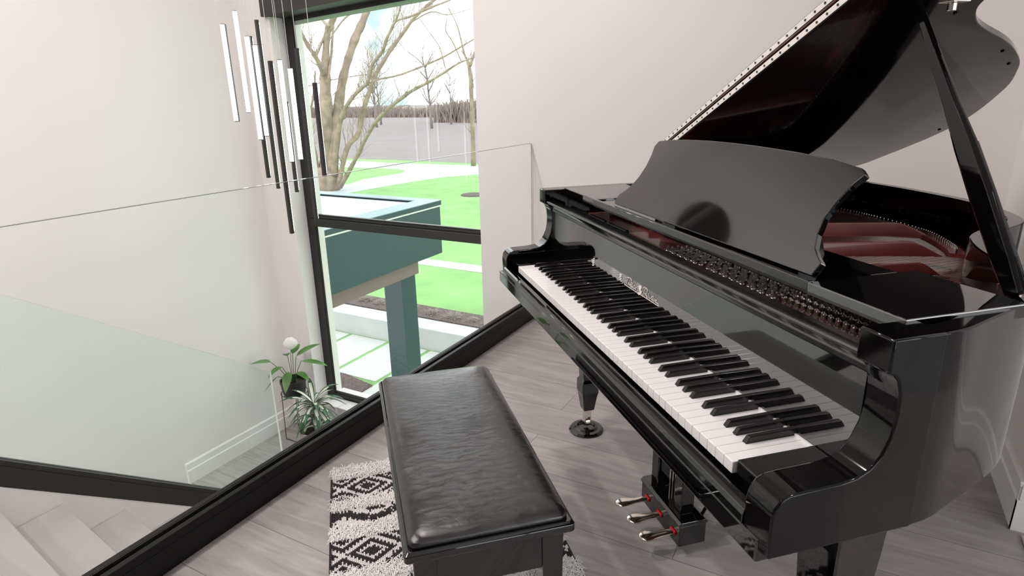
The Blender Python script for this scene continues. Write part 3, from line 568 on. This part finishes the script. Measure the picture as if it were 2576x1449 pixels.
# ------------------------------------------------------------ grand piano (x along the keys, y towards the tail, z from the key tops)
KZ = .735
PX, PY, PA = -0.947, 1.767, math.radians(-46.273)
gp = empty('grand_piano', (PX, PY, 0), 'glossy black baby grand piano with open lid, facing the leather bench', 'piano', rz=PA)
def pb(mb, name, m, parent=None, **k):
    """part of the piano (mesh in key-top coordinates)"""
    o = mb.build(name, m, parent or gp, **k)
    if parent is None: o.location = (0, 0, KZ)
    return o
XL, XR = -.14, 1.357
rim = [(XL, .205), (XL, .6), (XL, .98), (-.132, 1.08), (-.10, 1.165), (-.03, 1.22), (.06, 1.24), (.136, 1.246), (.25, 1.247), (.353, 1.24), (.50, 1.217), (.616, 1.188), (.739, 1.122), (.824, 1.06), (.872, .995), (.897, .925), (.922, .85), (.962, .775), (1.04, .70), (1.13, .64), (1.21, .575), (1.265, .50), (1.30, .42), (1.334, .31), (1.352, .25), (XR, .205)]
rims = [(p.x, p.y) for p in smooth_poly([(x, y, 0) for x, y in rim], 4)]
inner = offset(rims, -.033)
rb = MB(); n = len(rims)
ring = rims + inner[::-1]
ZT, ZBOT = .24, -.062
N2 = len(ring)
vs = [(x, y, ZBOT) for x, y in ring] + [(x, y, ZT) for x, y in ring]
fs = []
for i in range(n - 1):
    a, b_ = i, i + 1; c_, d_ = N2 - 1 - i, N2 - 2 - i
    fs += [(a, b_, b_ + N2, a + N2), (d_, c_, c_ + N2, d_ + N2), (a + N2, b_ + N2, d_ + N2, c_ + N2), (a, c_, d_, b_)]
fs += [(0, N2 - 1, 2 * N2 - 1, N2), (n - 1, n, n + N2, n - 1 + N2)]
rb.add(vs, fs); pb(rb, 'case_rim', 'piano_dull', auto=40, bevel=.0025)
# soundboard and iron plate
inn = offset(rims, -.04)
sbp = [(XL + .04, .2)] + inn[2:-2] + [(1.31, .2)]
pb(MB().prism(sbp, lambda a, b, c: (a, b, c), .055, .07), 'soundboard', 'wood_sb')
inn2 = offset(rims, -.047)
plp = [(XL + .05, .17)] + inn2[4:-3] + [(1.30, .17)]
plate = pb(MB().prism(plp, lambda a, b, c: (a, b, c), .105, .12), 'iron_plate', 'plate', bevel=.003)
def strut(name, x0, y0, x1, y1, xe, ye, z1=.172, w=.02):
    d = Vector((x1 - x0, y1 - y0, 0)); L = d.length; de = Vector((xe - x1, ye - y1, 0)).length
    prof = [(0, z1), (L, z1)]
    for k in range(1, 9):
        t = k / 8; s = t * t * (3 - 2 * t); prof.append((L + de * t, z1 - (z1 - .126) * s))
    rings = []
    for s, z in prof:
        if s <= L: p = Vector((x0, y0, 0)) + d.normalized() * s; u = d.normalized()
        else: u = Vector((xe - x1, ye - y1, 0)).normalized(); p = Vector((x1, y1, 0)) + u * (s - L)
        sd_ = Vector((u.y, -u.x, 0))
        rings.append([(*(p - sd_ * w * .5).xy, .118), (*(p + sd_ * w * .5).xy, .118), (*(p + sd_ * w * .42).xy, z - .004), (*(p + sd_ * w * .3).xy, z), (*(p - sd_ * w * .3).xy, z), (*(p - sd_ * w * .42).xy, z - .004)])
    o = MB().loft(rings).build(name, 'plate', plate, auto=50); return o
strut('plate_strut', -.02, .34, .145, 1.09, .17, 1.16)
strut('plate_strut', .27, .34, .50, 1.02, .60, 1.12)
strut('plate_strut', .56, .34, .70, .85, .745, .965)
strut('plate_strut', .80, .34, .852, .72, .87, .80, z1=.165)
strut('plate_strut', 1.04, .34, 1.06, .50, 1.07, .56, z1=.16)
def hole(x, y, r, par):
    MB().tube([(x + r * math.cos(2 * PI * i / 28), y + r * math.sin(2 * PI * i / 28), .1215) for i in range(29)], .006, 8).build('plate_hole_rim', 'plate', par, smooth=True)
    MB().lathe([(0, .1202), (r, .1205)], (x, y, 0), 28, caps=False).build('hole_shade_disc', 'piano_soft', par)  # black disc on the plate paints the shade inside the hole
for x, y, r in ((.70, 1.03, .035), (.79, .86, .038), (.93, .74, .06), (.30, 1.17, .03)): hole(x, y, r, plate)
# flange around the tail, hitch pins and felt
fo = offset(rims, -.10)
fl_pts = [(x, y) for x, y in fo if y > .95][2:-1]
MB().loft([[(x, y, .12), (x, y, .142), (x2, y2, .142), (x2, y2, .12)] for (x, y), (x2, y2) in zip(fl_pts, offset(fl_pts, -.035))]).build('hitch_rail', 'plate', plate, auto=40)
hp = MB()
for (x, y) in smooth_poly([(a, b, 0) for a, b in offset(fl_pts, -.02)], 2)[:90:1] and [(p.x, p.y) for p in smooth_poly([(a, b, 0) for a, b in offset(fl_pts, -.02)], 2)]:
    hp.lathe([(.0022, 0), (.0022, .012), (.001, .014)], (x, y, .142), 6)
o = hp.build('hitch_pins', 'steel', plate); o['kind'] = 'stuff'
MB().loft([[(x, y, .121), (x, y, .130), (x2, y2, .130), (x2, y2, .121)] for (x, y), (x2, y2) in [((.26, 1.10), (.29, 1.085)), ((.34, 1.12), (.365, 1.10)), ((.45, 1.10), (.46, 1.075)), ((.52, 1.07), (.52, 1.04))]]).build('felt_strip', 'felt_red', plate)
# strings
sg = MB()
for i in range(150):
    t = i / 149; x0 = -.05 + 1.22 * t; x1 = x0 + (.10 if t < .3 else .06) ; y1 = 1.14 if t < .55 else 1.14 - (t - .55) * 1.45
    if t < .3: x1 = x0 + .25 - .2 * t; z = .150
    else: z = .139
    sg.tube([(x0, .36, z), (x1, max(.45, y1), z - .008)], .0007, 3)
o = pb(sg, 'strings', 'steel'); o['kind'] = 'stuff'
br_ = MB().prism([(.45, .34), (.98, .36), (1.0, .34), (.46, .31)], lambda a, b, c: (a, b, c), .12, .145); 
# wrest area with agraffe bars and tuning pins
pb(MB().box((-.09, .172, .12), (1.30, .36, .150)), 'wrest_plate', 'plate', bevel=.003)
for x0, x1 in ((-.05, .27), (.32, .48), (.50, .95), (.985, 1.24)):
    pb(MB().box((x0, .350, .149), (x1, .364, .163)), 'pressure_bar', 'plate', bevel=.003)
npin = 0
pinm = MB().lathe([(.0034, 0), (.0034, .020), (.0030, .0235), (.0014, .024)], n=8).build('tuning_pin', 'steel', gp, auto=40)
coil = MB().lathe([(.0052, .004), (.0060, .008), (.0052, .013)], n=8)
cobj = coil.build('string_coil', 'steel', pinm, smooth=True)
pins = []
for i in range(25):
    x = .54 + i * .0165 + (.022 if i > 9 else 0)
    for r_ in range(4): pins.append((x + .006 * r_ + .003 * math.sin(i * 5.1 + r_), .252 + .023 * r_ + .004 * (i % 2)))
pins = pins[:99]
pinm.location = (pins[0][0], pins[0][1], KZ + .149); pinm.rotation_euler = (math.radians(-9), 0, 0)
for (x, y) in pins[1:]:
    c = copy_tree(pinm, gp); c.location = (x, y, KZ + .149)
bp2 = MB()
for i in range(30):
    x = .992 + i * .0085
    for r_ in range(3): bp2.lathe([(.0034, 0), (.0055, .004), (.0058, .012), (.0034, .013), (.0034, .021), (.0014, .024)], (x, .254 + .026 * r_ + .004 * (i % 2), .149), 8)
o = pb(bp2, 'tuning_pins', 'steel'); o['kind'] = 'stuff'
for x0, x1 in ((-.04, .10), (.13, .25), (.27, .40)):
    pb(MB().box((x0, .20, .149), (x1, .212, .188)), 'action_bracket', 'piano_soft', bevel=.004)
# keybed, key slip, blocks, keys
pb(MB().box((XL + .01, -.035, -.085), (XR - .02, .17, -.045)), 'keybed', 'piano', bevel=.004)
ksp = [(-.035, -.045), (-.035, -.032), (-.032, -.024), (-.026, -.020), (-.014, -.020), (-.010, -.026), (-.004, -.028), (-.004, -.045)]
pb(MB().prism(ksp, lambda a, b, c: (c, a, b), -.079, 1.30), 'key_slip', 'piano', bevel=.001)
pb(MB().box((-.079, .002, -.045), (-.0015, .147, .004)), 'key_block', 'piano', bevel=.0025)
pb(MB().box((1.2235, .006, -.045), (1.300, .147, .005)), 'key_block', 'piano', bevel=.0025)
WK = .0235
wm = MB().box((.0004, 0, -.021), (WK - .0004, .152, 0)).build('white_key', 'ivory', gp, bevel=.0012, seg=2)
wm.location = (0, 0, KZ)
for i in range(1, 52):
    c = wm.copy(); COL.objects.link(c); c.parent = gp; c.location = (i * WK, 0, KZ)
bkm = MB().loft([[(-.0056, .050, -.004), (.0056, .050, -.004), (.0056, .147, -.004), (-.0056, .147, -.004)], [(-.0054, .0505, .001), (.0054, .0505, .001), (.0054, .147, .001), (-.0054, .147, .001)], [(-.0045, .057, .0115), (.0045, .057, .0115), (.0045, .147, .0125), (-.0045, .147, .0125)]]).build('black_key', 'ebony', gp, bevel=.0009, seg=2)
offs = [21.0, 49.5, 90.5, 117.5, 144.5]
bx_ = [.0235 * 0 + .0235 + .001]
for o_ in range(7): bx_ += [(2 + 7 * o_) * WK + f / 1000 for f in offs]
bkm.location = (bx_[0], 0, KZ)
for x in bx_[1:]:
    c = bkm.copy(); COL.objects.link(c); c.parent = gp; c.location = (x, 0, KZ)
pb(MB().box((-.002, .1425, .0005), (1.2995, .1465, .0035)), 'name_felt', 'ivory')
# fallboard with cove and lip
fbp = [(.147, -.01), (.147, .1660), (.160, .1660), (.160, -.01)]
fb = pb(MB().prism(fbp, lambda a, b, c: (c, a, b), -.079, 1.300), 'fallboard', 'piano_panel')
mlp = [(.160, .1672), (.147, .1672), (.1466, .174), (.1450, .181), (.1420, .187), (.1375, .1915), (.132, .194), (.127, .1955), (.125, .198), (.125, .201), (.127, .2035), (.157, .2035), (.160, .201)]
pb(MB().prism(mlp, lambda a, b, c: (c, a, b), -.079, 1.300), 'fallboard_molding', 'piano_mold', auto=40)
LOGO = [[[0.5262,0.0867],[0.5271,0.0905],[0.5342,0.0942],[0.5449,0.0964],[0.5539,0.0952],[0.5586,0.0905],[0.5573,0.084],[0.5519,0.0795],[0.544,0.0786],[0.5382,0.0814]],[[0.5402,0.0947],[0.5331,0.0833],[0.5265,0.0735],[0.5225,0.071],[0.517,0.0714],[0.516,0.0739]],[[0.5163,0.0708],[0.5263,0.0701],[0.5886,0.0699],[0.6444,0.0701],[0.6976,0.0699],[0.7014,0.0722],[0.6985,0.0748],[0.6859,0.0752],[0.6924,0.0806],[0.6877,0.0809],[0.682,0.0773],[0.6783,0.0732],[0.6795,0.0811]],[[0.5525,0.0782],[0.5617,0.082],[0.5644,0.0864],[0.559,0.0864],[0.5539,0.0816],[0.5538,0.0767],[0.5599,0.0754],[0.5673,0.0787]],[[0.5786,0.0829],[0.5722,0.0834],[0.5679,0.0789],[0.5699,0.075],[0.5758,0.0757],[0.5806,0.0815],[0.5792,0.0765],[0.5845,0.0769]],[[0.5855,0.084],[0.5835,0.0752]],[[0.5858,0.0806],[0.59,0.0844],[0.5937,0.0846]],[[0.5981,0.0909],[0.5935,0.0788],[0.597,0.0782]],[[0.6345,0.093],[0.6284,0.0817],[0.6223,0.0718]],[[0.6201,0.0901],[0.6285,0.095],[0.638,0.0951],[0.6449,0.0909],[0.6434,0.0841],[0.6369,0.08],[0.6304,0.0799]],[[0.6369,0.08],[0.6412,0.076],[0.6446,0.0726]],[[0.6544,0.088],[0.6506,0.0768],[0.6538,0.0763]],[[0.659,0.0836],[0.6579,0.0744],[0.6609,0.0753],[0.6668,0.0834]],[[0.6667,0.0761],[0.6749,0.0821],[0.6724,0.0857],[0.6679,0.0811],[0.6683,0.0755],[0.6755,0.0762]]]
EMB = [[[0.6046,0.0939],[0.6137,0.0922],[0.6097,0.0878],[0.6171,0.0916],[0.61,0.0847],[0.6082,0.0799],[0.5995,0.0762],[0.6013,0.0811],[0.5967,0.0819],[0.6009,0.0853],[0.5962,0.0871]],[[0.6081,0.0809],[0.6159,0.0811],[0.6142,0.0752],[0.6091,0.0704],[0.6004,0.0667],[0.5911,0.0682],[0.5978,0.0702],[0.5952,0.0727],[0.602,0.0737]],[[0.4903,0.0938],[0.4994,0.092],[0.4894,0.0881],[0.4805,0.0863]],[[0.4958,0.0893],[0.4984,0.0883],[0.49,0.0814],[0.4773,0.0773],[0.4847,0.0822],[0.487,0.0863]],[[0.4988,0.0833],[0.4978,0.0801],[0.4892,0.0743],[0.4828,0.0736],[0.4876,0.0784]],[[0.5031,0.0776],[0.4996,0.0738],[0.4921,0.0705],[0.4931,0.0737]],[[0.4999,0.0699],[0.5062,0.0705],[0.5013,0.0683]],[[0.3093,0.0921],[0.3118,0.0885],[0.2959,0.0836],[0.2843,0.0808],[0.3026,0.088]],[[0.3119,0.0867],[0.3121,0.083],[0.2962,0.0772],[0.2914,0.0797]],[[0.31,0.0798],[0.3115,0.0765],[0.2988,0.0714],[0.294,0.0739]],[[0.3103,0.0734],[0.3083,0.0683],[0.2968,0.065],[0.2944,0.0681]]]
lg = MB()
for s in LOGO:
    pts = smooth_poly([(x, .1462, z) for x, z in s], 4) if len(s) > 2 else [Vector((x, .1462, z)) for x, z in s]
    lg.tube(pts, .00085, 6)
for s in EMB[:2]: lg.prism([(x, z) for x, z in s], lambda a, b, c: (a, c, b), .1458, .1468)
for grp in (EMB[2:7], EMB[7:]):
    em = MB()
    for s in grp: em.prism([(x, z) for x, z in s], lambda a, b, c: (a, c, b), .1458, .1468)
    em.build('fallboard_mark', 'gold', fb)  # pale flame-shaped marks left of the lettering
lg.build('fallboard_lettering', 'gold', fb)
# arms
ap = [(-.02, -.064), (-.021, .0), (-.018, .016), (-.008, .029), (.004, .034), (.03, .0355), (.07, .036), (.098, .040), (.118, .050), (.133, .068), (.143, .092), (.147, .115), (.148, .135), (.146, .160), (.140, .178), (.132, .188), (.121, .192), (.121, .2395), (.125, .24), (.21, .24), (.21, -.064)]
pb(MB().prism(ap, lambda a, b, c: (c, a, b), XL, -.079), 'arm', 'piano_dull', auto=30, bevel=.003)
pb(MB().prism([(a - .012 if a < .05 else a, b) for a, b in ap], lambda a, b, c: (c, a, b), 1.300, XR), 'arm', 'piano_dull', auto=30, bevel=.003)
# music shelf with side panels, rails and desk
pb(MB().box((-.080, .192, .222), (.190, .425, .2445)), 'side_panel', 'piano_panel', bevel=.002)
pb(MB().box((1.120, .186, .222), (1.312, .408, .2445)), 'side_panel', 'piano_panel', bevel=.002)
pb(MB().box((.1905, .188, .222), (1.1195, .200, .245)).box((.1905, .200, .222), (1.1195, .262, .240)), 'shelf_rail', 'piano', bevel=.002)
pb(MB().box((.1905, .315, .218), (1.1195, .372, .244)), 'shelf_rail', 'piano', bevel=.002)
dk = [(.303, .004), (1.103, .004), (1.108, .030), (1.094, .038), (1.078, .050), (1.066, .075), (1.060, .105), (1.066, .14), (1.076, .17), (1.090, .192), (1.074, .203)]
dk += [(1.0, .213), (.905, .219), (.78, .223), (.69, .224), (.60, .2235), (.5, .220), (.42, .214), (.362, .207), (.353, .19), (.362, .165), (.366, .13), (.360, .098), (.346, .070), (.325, .049), (.305, .035), (.300, .020)]
td = math.radians(30)
dfn = lambda a, b, c: (a, .205 + b * math.sin(td) + c * math.cos(td), .2455 + b * math.cos(td) - c * math.sin(td))
pb(MB().prism(dk, dfn, 0, .013), 'music_desk', 'piano_desk', bevel=.002)
for x in (.42, .96):
    pb(MB().prism([(.285, .242), (.345, .242), (.345, .246), (.305, .37), (.297, .365)], lambda a, b, c: (c, a, b), x, x + .018), 'desk_prop', 'piano_soft', bevel=.002)
# lid, folded front flap, hinge
AL = math.radians(23)
hx, hz = XL, .252
lfn = lambda u, y, c: (hx + u * math.cos(AL) - c * math.sin(AL), y, hz + u * math.sin(AL) + c * math.cos(AL))
fy = lambda u: .472 - .082 * u
lp = [(.25, fy(.25)), (1.47, fy(1.47)), (1.47, .47), (1.42, .52), (1.33, .575), (1.25, .62), (1.20, .648), (1.169, .674), (1.142, .690), (1.114, .719), (1.081, .767), (1.051, .832), (1.021, .908), (.989, .98), (.947, 1.055), (.905, 1.12), (.86, 1.172), (.78, 1.253), (.678, 1.327), (.585, 1.386), (.481, 1.438), (.356, 1.470), (.244, 1.478), (.13, 1.480), (.03, 1.475), (-.008, 1.44), (-.008, .62)]
lps = lp[:2] + [(p.x, p.y) for p in smooth_poly([(x, y, 0) for x, y in lp[2:-1]], 3)] + lp[-1:]
lid = pb(MB().prism(lps, lfn, 0, .018), 'lid', 'piano_lid', auto=40, bevel=.002)
flp = [(.25, fy(.25)), (1.47, fy(1.47)), (1.47, fy(1.47) + .34), (0, fy(0) + .34)]
MB().prism(flp, lfn, .0215, .0395).build('front_flap', 'piano', lid, bevel=.002)
hg = MB()
for c0 in (.0035, .025):
    hg.prism([(.26, fy(.26) - .0016), (1.45, fy(1.45) - .0016), (1.45, fy(1.45) + .002), (.26, fy(.26) + .002)], lfn, c0, c0 + .0115)
hg.tube([lfn(.26, fy(.26) - .001, .0198), lfn(1.45, fy(1.45) - .001, .0198)], .0022, 8, 2)
for i in range(39):
    u = .27 + i * .0305
    for c0 in (.009, .031):
        p = Vector(lfn(u, fy(u) - .0022, c0)); hg.box(p - Vector((.0022, .0006, .0022)), p + Vector((.0022, .0006, .0022)), 1)
hg.build('piano_hinge', ['hinge', 'frame', 'wood_sb'], lid)
lt = MB()
for u, y in ((.93, 1.02), (.83, 1.14), (.40, 1.40)): lt.lathe([(.009, 0), (.009, .004), (.004, .006)], (0, 0, 0), 10)
bm_ = MB()
for u, y in ((.965, .985), (.90, 1.09), (.42, 1.42), (1.12, .66)):
    bm_.tube([lfn(u, y, 0), lfn(u, y, -.003)], .0045, 10)
bm_.build('lid_bumpers', 'piano_soft', lid, smooth=False)['kind'] = 'stuff'
MB().box((-.02, -.02, -.006), (.02, .02, 0)).tube([(0, 0, -.006), (0, 0, -.02)], .008, 10).build('lid_catch', 'brass', lid, bevel=.001, loc=lfn(1.165, .60, 0))
# prop stick
p0 = Vector((1.272, .437, .242)); p1 = Vector((.955, .485, hz + (0.955 - hx) * math.tan(AL) - .008))
ax = (p1 - p0); L = ax.length; ax.normalize(); wv = Vector((ax.z, 0, -ax.x)).normalized(); tv = ax.cross(wv).normalized()
pr = MB(); rg = []
for t, w in ((0, .015), (.10, .019), (.30, .021), (.46, .019), (.60, .0135), (.80, .009), (1, .006)):
    c = p0 + ax * L * t; th = .009 - .003 * t
    rg.append([c - wv * w - tv * th * .4, c - wv * w * .7 - tv * th, c + wv * w * .7 - tv * th, c + wv * w - tv * th * .4, c + wv * w + tv * th * .4, c + wv * w * .7 + tv * th, c - wv * w * .7 + tv * th, c - wv * w + tv * th * .4])
prop = pb(pr.loft(rg), 'lid_prop', 'piano_dull', bevel=.0012)
pr2 = MB(); rg = []
for t, w in ((.02, .004), (.30, .005), (.46, .004)):
    c = p0 + ax * L * t + wv * .010 - tv * -.0085; rg.append([c - wv * w, c + wv * w, c + wv * w + tv * .003, c - wv * w + tv * .003])
pr2.loft(rg).build('short_prop', 'piano_soft', prop)
MB().lathe([(.018, 0), (.018, .006), (.010, .009), (.006, .009)], n=16).build('prop_socket', 'brass', gp, smooth=False, loc=(1.245, .462, KZ + .2405))
# legs
def leg(x, y, k=1.0):
    secs = [(-.062, .047 * k), (-.085, .047 * k), (-.115, .045 * k), (-.15, .044 * k), (-.50, .0265), (-.512, .033), (-.555, .0335), (-.57, .030), (-.635, .021)]
    o = MB().loft([[(-w, -w, z), (w, -w, z), (w, w, z), (-w, w, z)] for z, w in secs]).build('leg', 'piano', gp, bevel=.003, loc=(x, y, KZ))
    MB().box((-.013, -.013, -.668), (.013, .013, -.636)).prism([(-.022, -.70), (.008, -.70), (.012, -.664), (-.012, -.664)], lambda a, b, c: (a, c, b), -.013, -.009).prism([(-.022, -.70), (.008, -.70), (.012, -.664), (-.012, -.664)], lambda a, b, c: (a, c, b), .009, .013).build('caster_bracket', 'brass', o, bevel=.0015)
    MB().loft([[(-.008 + .0205 * math.cos(2 * PI * i / 20), yy, -.693 + .0205 * math.sin(2 * PI * i / 20)) for i in range(20)] for yy in (-.0085, .0085)]).build('caster_wheel', 'brass', o, auto=40)
    return o
LEGS = [(-.095, .300), (1.262, .187), (.32, 1.03)]
for x, y in LEGS: leg(x, y, 1.0 if y < 1 else .9)
# pedal lyre
ly = MB().box((.405, .287, -.700), (.640, .372, -.632)).prism([(.283, -.632), (.375, -.632), (.375, -.626), (.366, -.618), (.292, -.618), (.283, -.626)], lambda a, b, c: (c, a, b), .402, .643)
lyre = pb(ly, 'pedal_box', 'piano', bevel=.002)
for x in (.445, .585): MB().box((x - .021, .308, -.618), (x + .021, .350, -.085)).build('lyre_post', 'piano', lyre, bevel=.003)
for x in (.500, .515, .530): MB().tube([(x, .335, -.618), (x, .335, -.085)], .0028, 8).build('pedal_rod', 'brass', lyre, smooth=True)
MB().box((.655, .30, -.70), (.667, .32, -.085)) 
for s in (.44, .60): MB().tube([(s, .37, -.66), (s + .06, .62, -.08)], .005, 8).build('lyre_brace', 'piano_soft', lyre, smooth=True)
for x in (.447, .527, .607):
    rg = []
    for y, w, z, th in ((.292, .012, 0, .004), (.262, .0125, 0, .004), (.242, .013, .000, .004), (.222, .018, .002, .0045), (.205, .0215, .003, .0045), (.192, .0205, .002, .0045), (.183, .014, .000, .004), (.179, .005, -.001, .003)):
        rg.append([(x + w * math.cos(a) , y, -.668 + z + th * math.sin(a)) for a in [2 * PI * k / 12 for k in range(12)]])
    pd = MB().loft(rg).build('pedal', 'brass', lyre, auto=50)
    MB().box((x - .0125, .2825, -.6735), (x + .0125, .2872, -.6628)).build('pedal_felt', 'felt_red', pd)
# caster cups are loose on the floor
def l2w(x, y, z=0):
    return (PX + x * math.cos(PA) - y * math.sin(PA), PY + x * math.sin(PA) + y * math.cos(PA), z)
for (x, y), lb in zip(LEGS, ['round black caster cup under the far bass-side front leg', 'round black caster cup under the treble-side front leg', 'round black caster cup under the rear leg']):
    c = MB().lathe([(.066, 0), (.068, .006), (.062, .013), (.048, .015), (.042, .023), (.036, .024), (.030, .0145), (0, .0145)], n=40).build('caster_cup', 'piano', auto=35, loc=l2w(x - .008, y)); tag(c, lb, 'caster cup', 'caster cups under the piano legs')

# ------------------------------------------------------------ bench
bz = .5
bn = empty('piano_bench', l2w(.617, -.335), 'black piano bench with creased leather cushion in front of the keyboard', 'bench', rz=PA)
BW, BD = .378, .166
def rrect(w, d, r, n=6):
    out = []
    for cx_, cy_, a0 in ((w - r, d - r, 0), (-w + r, d - r, 90), (-w + r, -d + r, 180), (w - r, -d + r, 270)):
        for k in range(n + 1): a = math.radians(a0 + 90 * k / n); out.append((cx_ + r * math.cos(a), cy_ + r * math.sin(a)))
    return out
cus = []
for ins, z in ((.014, .489), (.010, .494), (.0095, .500), (.014, .506), (.026, .5105), (.045, .5135), (.075, .5155), (.11, .5165)):
    cus.append([(x, y, z) for x, y in rrect(BW - ins, BD - ins, .018 + .2 * ins)])
MB().loft(cus).build('cushion', 'leather', bn, smooth=True)
MB().loft([[(x, y, z) for x, y in rrect(BW - i, BD - i, .008)] for i, z in ((.004, .468), (0, .472), (0, .486), (.005, .492))]).build('seat_frame', 'piano', bn, auto=40, bevel=.0015)
for a, b in (((-.345, -.142, .375), (.345, -.126, .468)), ((-.345, .126, .375), (.345, .142, .468)), ((-.350, -.126, .375), (-.334, .126, .468)), ((.334, -.126, .375), (.350, .126, .468))): MB().box(a, b).build('apron', 'piano', bn, bevel=.002)
for sx in (-1, 1):
    for sy in (-1, 1):
        MB().loft([[(sx * .333 - w, sy * .127 - w, z), (sx * .333 + w, sy * .127 - w, z), (sx * .333 + w, sy * .127 + w, z), (sx * .333 - w, sy * .127 + w, z)] for z, w in ((.0105, .016), (.05, .017), (.467, .0225))]).build('leg', 'piano', bn, bevel=.002)

# ------------------------------------------------------------ rug: woven cells plus shaggy bands
RU0, RV0, RL, RW_ = -.102, -.685, 1.24, .685
rg_ = empty('rug', l2w(RU0, RV0), 'black and white woven rug with shaggy white bands under the bench', 'rug', rz=PA)
bands = [(0, .07, 'w'), (.07, .194, 'd'), (.194, .249, 'w'), (.249, .337, 's'), (.337, .396, 'w'), (.396, .531, 'd'), (.531, .586, 'w'), (.586, .674, 's'), (.674, .733, 'w'), (.733, .868, 'd'), (.868, .923, 'w'), (.923, 1.01, 's'), (1.01, 1.07, 'w'), (1.07, 1.18, 'd'), (1.18, 1.24, 'w')]
cu, cv = .0082, .0052
nu, nv = int(RL / cu), int(RW_ / cv)
rnd = random.Random(2)
mb = MB()
def tri(x): return abs((x % 1) - .5) * 2
for i in range(nu):
    u = (i + .5) * cu; bd = next((b for b in bands if b[0] <= u < b[1]), bands[-1])
    for j in range(nv):
        v = (j + .5) * cv
        if bd[2] == 'w': col = 0
        elif bd[2] == 'd':
            s = (u - bd[0]) / (bd[1] - bd[0]); t = tri(v / .34 + .15)
            d1 = abs(s - t); d2 = abs(s - (1 - t)); f = min(d1, d2)
            k = (min(s + t, 2 - s - t) * 3.2) % 1
            col = 0 if (f < .07 or abs(f - .27) < .045) else 1
        else:
            s = (u - bd[0]) / (bd[1] - bd[0]); t = tri(v / .19 + .3)
            col = 1 if (abs(s - .5 - (t - .5) * .5) < .2 or (abs(s - .15) < .12 and (v / .11) % 1 < .5)) else 0
            if rnd.random() < .06: col = 1 - col
        if (bd[2] != 'w') and rnd.random() < .015: col = 1 - col
        sh_ = cu * .5 * (j % 2)
        z = .009 + rnd.uniform(-.0006, .0006)
        a0, a1, b0, b1 = i * cu + sh_, i * cu + sh_ + cu, j * cv, j * cv + cv
        mu, mv = (a0 + a1) / 2, (b0 + b1) / 2
        k0 = len(mb.v)
        mb.v += [(a0, b0, .004), (a1, b0, .004), (a1, b1, .004), (a0, b1, .004), (a0 + .0016, b0 + .0012, z - .0012), (a1 - .0016, b0 + .0012, z - .0012), (a1 - .0016, b1 - .0012, z - .0012), (a0 + .0016, b1 - .0012, z - .0012)]
        mb.f += [(k0 + 4, k0 + 5, k0 + 6, k0 + 7), (k0, k0 + 1, k0 + 5, k0 + 4), (k0 + 1, k0 + 2, k0 + 6, k0 + 5), (k0 + 2, k0 + 3, k0 + 7, k0 + 6), (k0 + 3, k0, k0 + 4, k0 + 7)]
        mb.m += [col] * 5
mb.box((0, 0, 0), (RL, RW_, .0045), 1)
me = bpy.data.meshes.new('woven_field'); me.from_pydata(mb.v, [], mb.f); me.materials.append(M['yarnw']); me.materials.append(M['yarnb']); me.polygons.foreach_set('material_index', mb.m)
o = bpy.data.objects.new('woven_field', me); COL.objects.link(o); o.parent = rg_
for b in bands:
    if b[2] != 'w': continue
    tf = MB(); nn = int((b[1] - b[0]) * 1000 * 48)
    for i in range(nn):
        u = rnd.uniform(b[0] + .002, b[1] - .002); v = rnd.uniform(.0, RW_ + .0); a = rnd.gauss(0 if rnd.random() < .65 else PI, .8); L = rnd.uniform(.010, .022)
        d = Vector((math.cos(a), math.sin(a), 0)); s = Vector((-d.y, d.x, 0)) * .0010; p = Vector((u, v, .006)); h = rnd.uniform(.004, .010)
        p1_ = p + d * L * .45 + Vector((0, 0, h)); p2_ = p + d * L + Vector((0, 0, h * .75))
        tf.add([p - s, p + s, p1_ - s, p1_ + s, p2_ - s * .6, p2_ + s * .6], [(0, 1, 3, 2), (2, 3, 5, 4)])
    o = bpy.data.meshes.new('shag_band'); o.from_pydata(tf.v, [], tf.f); o.materials.append(M['tuft']); ob = bpy.data.objects.new('shag_band', o); COL.objects.link(ob); ob.parent = rg_; ob['kind'] = 'stuff'
# edge binding stitches
eb = MB()
for i in range(int(RL / .007)):
    u = i * .007
    if next((b for b in bands if b[0] <= u < b[1]), bands[-1])[2] == 'w': continue
    eb.box((u, -.004, .001), (u + .0042, .003, .0105))
eb.build('edge_stitching', 'yarnb', rg_)
mt = MB().box((0, -1.2, 0), (1.6, 0, .008)).build('floor_mat', 'mat_beige', loc=(.585, 2.055, 0), bevel=.003); tag(mt, 'pale beige mat on the floor at the lower right, beside the white baseboard', 'mat')
# invented trim rings around the added ceiling fill lamps
for i, (x, y) in enumerate([l[:2] for l in FILL_LAMPS]):
    struct(MB().lathe([(.085, 0), (.105, 0), (.105, .02), (.085, .02)], n=32, caps=False).build('trim_%d' % (3 + i), 'trim', loc=(x, y, CEIL - .02)))
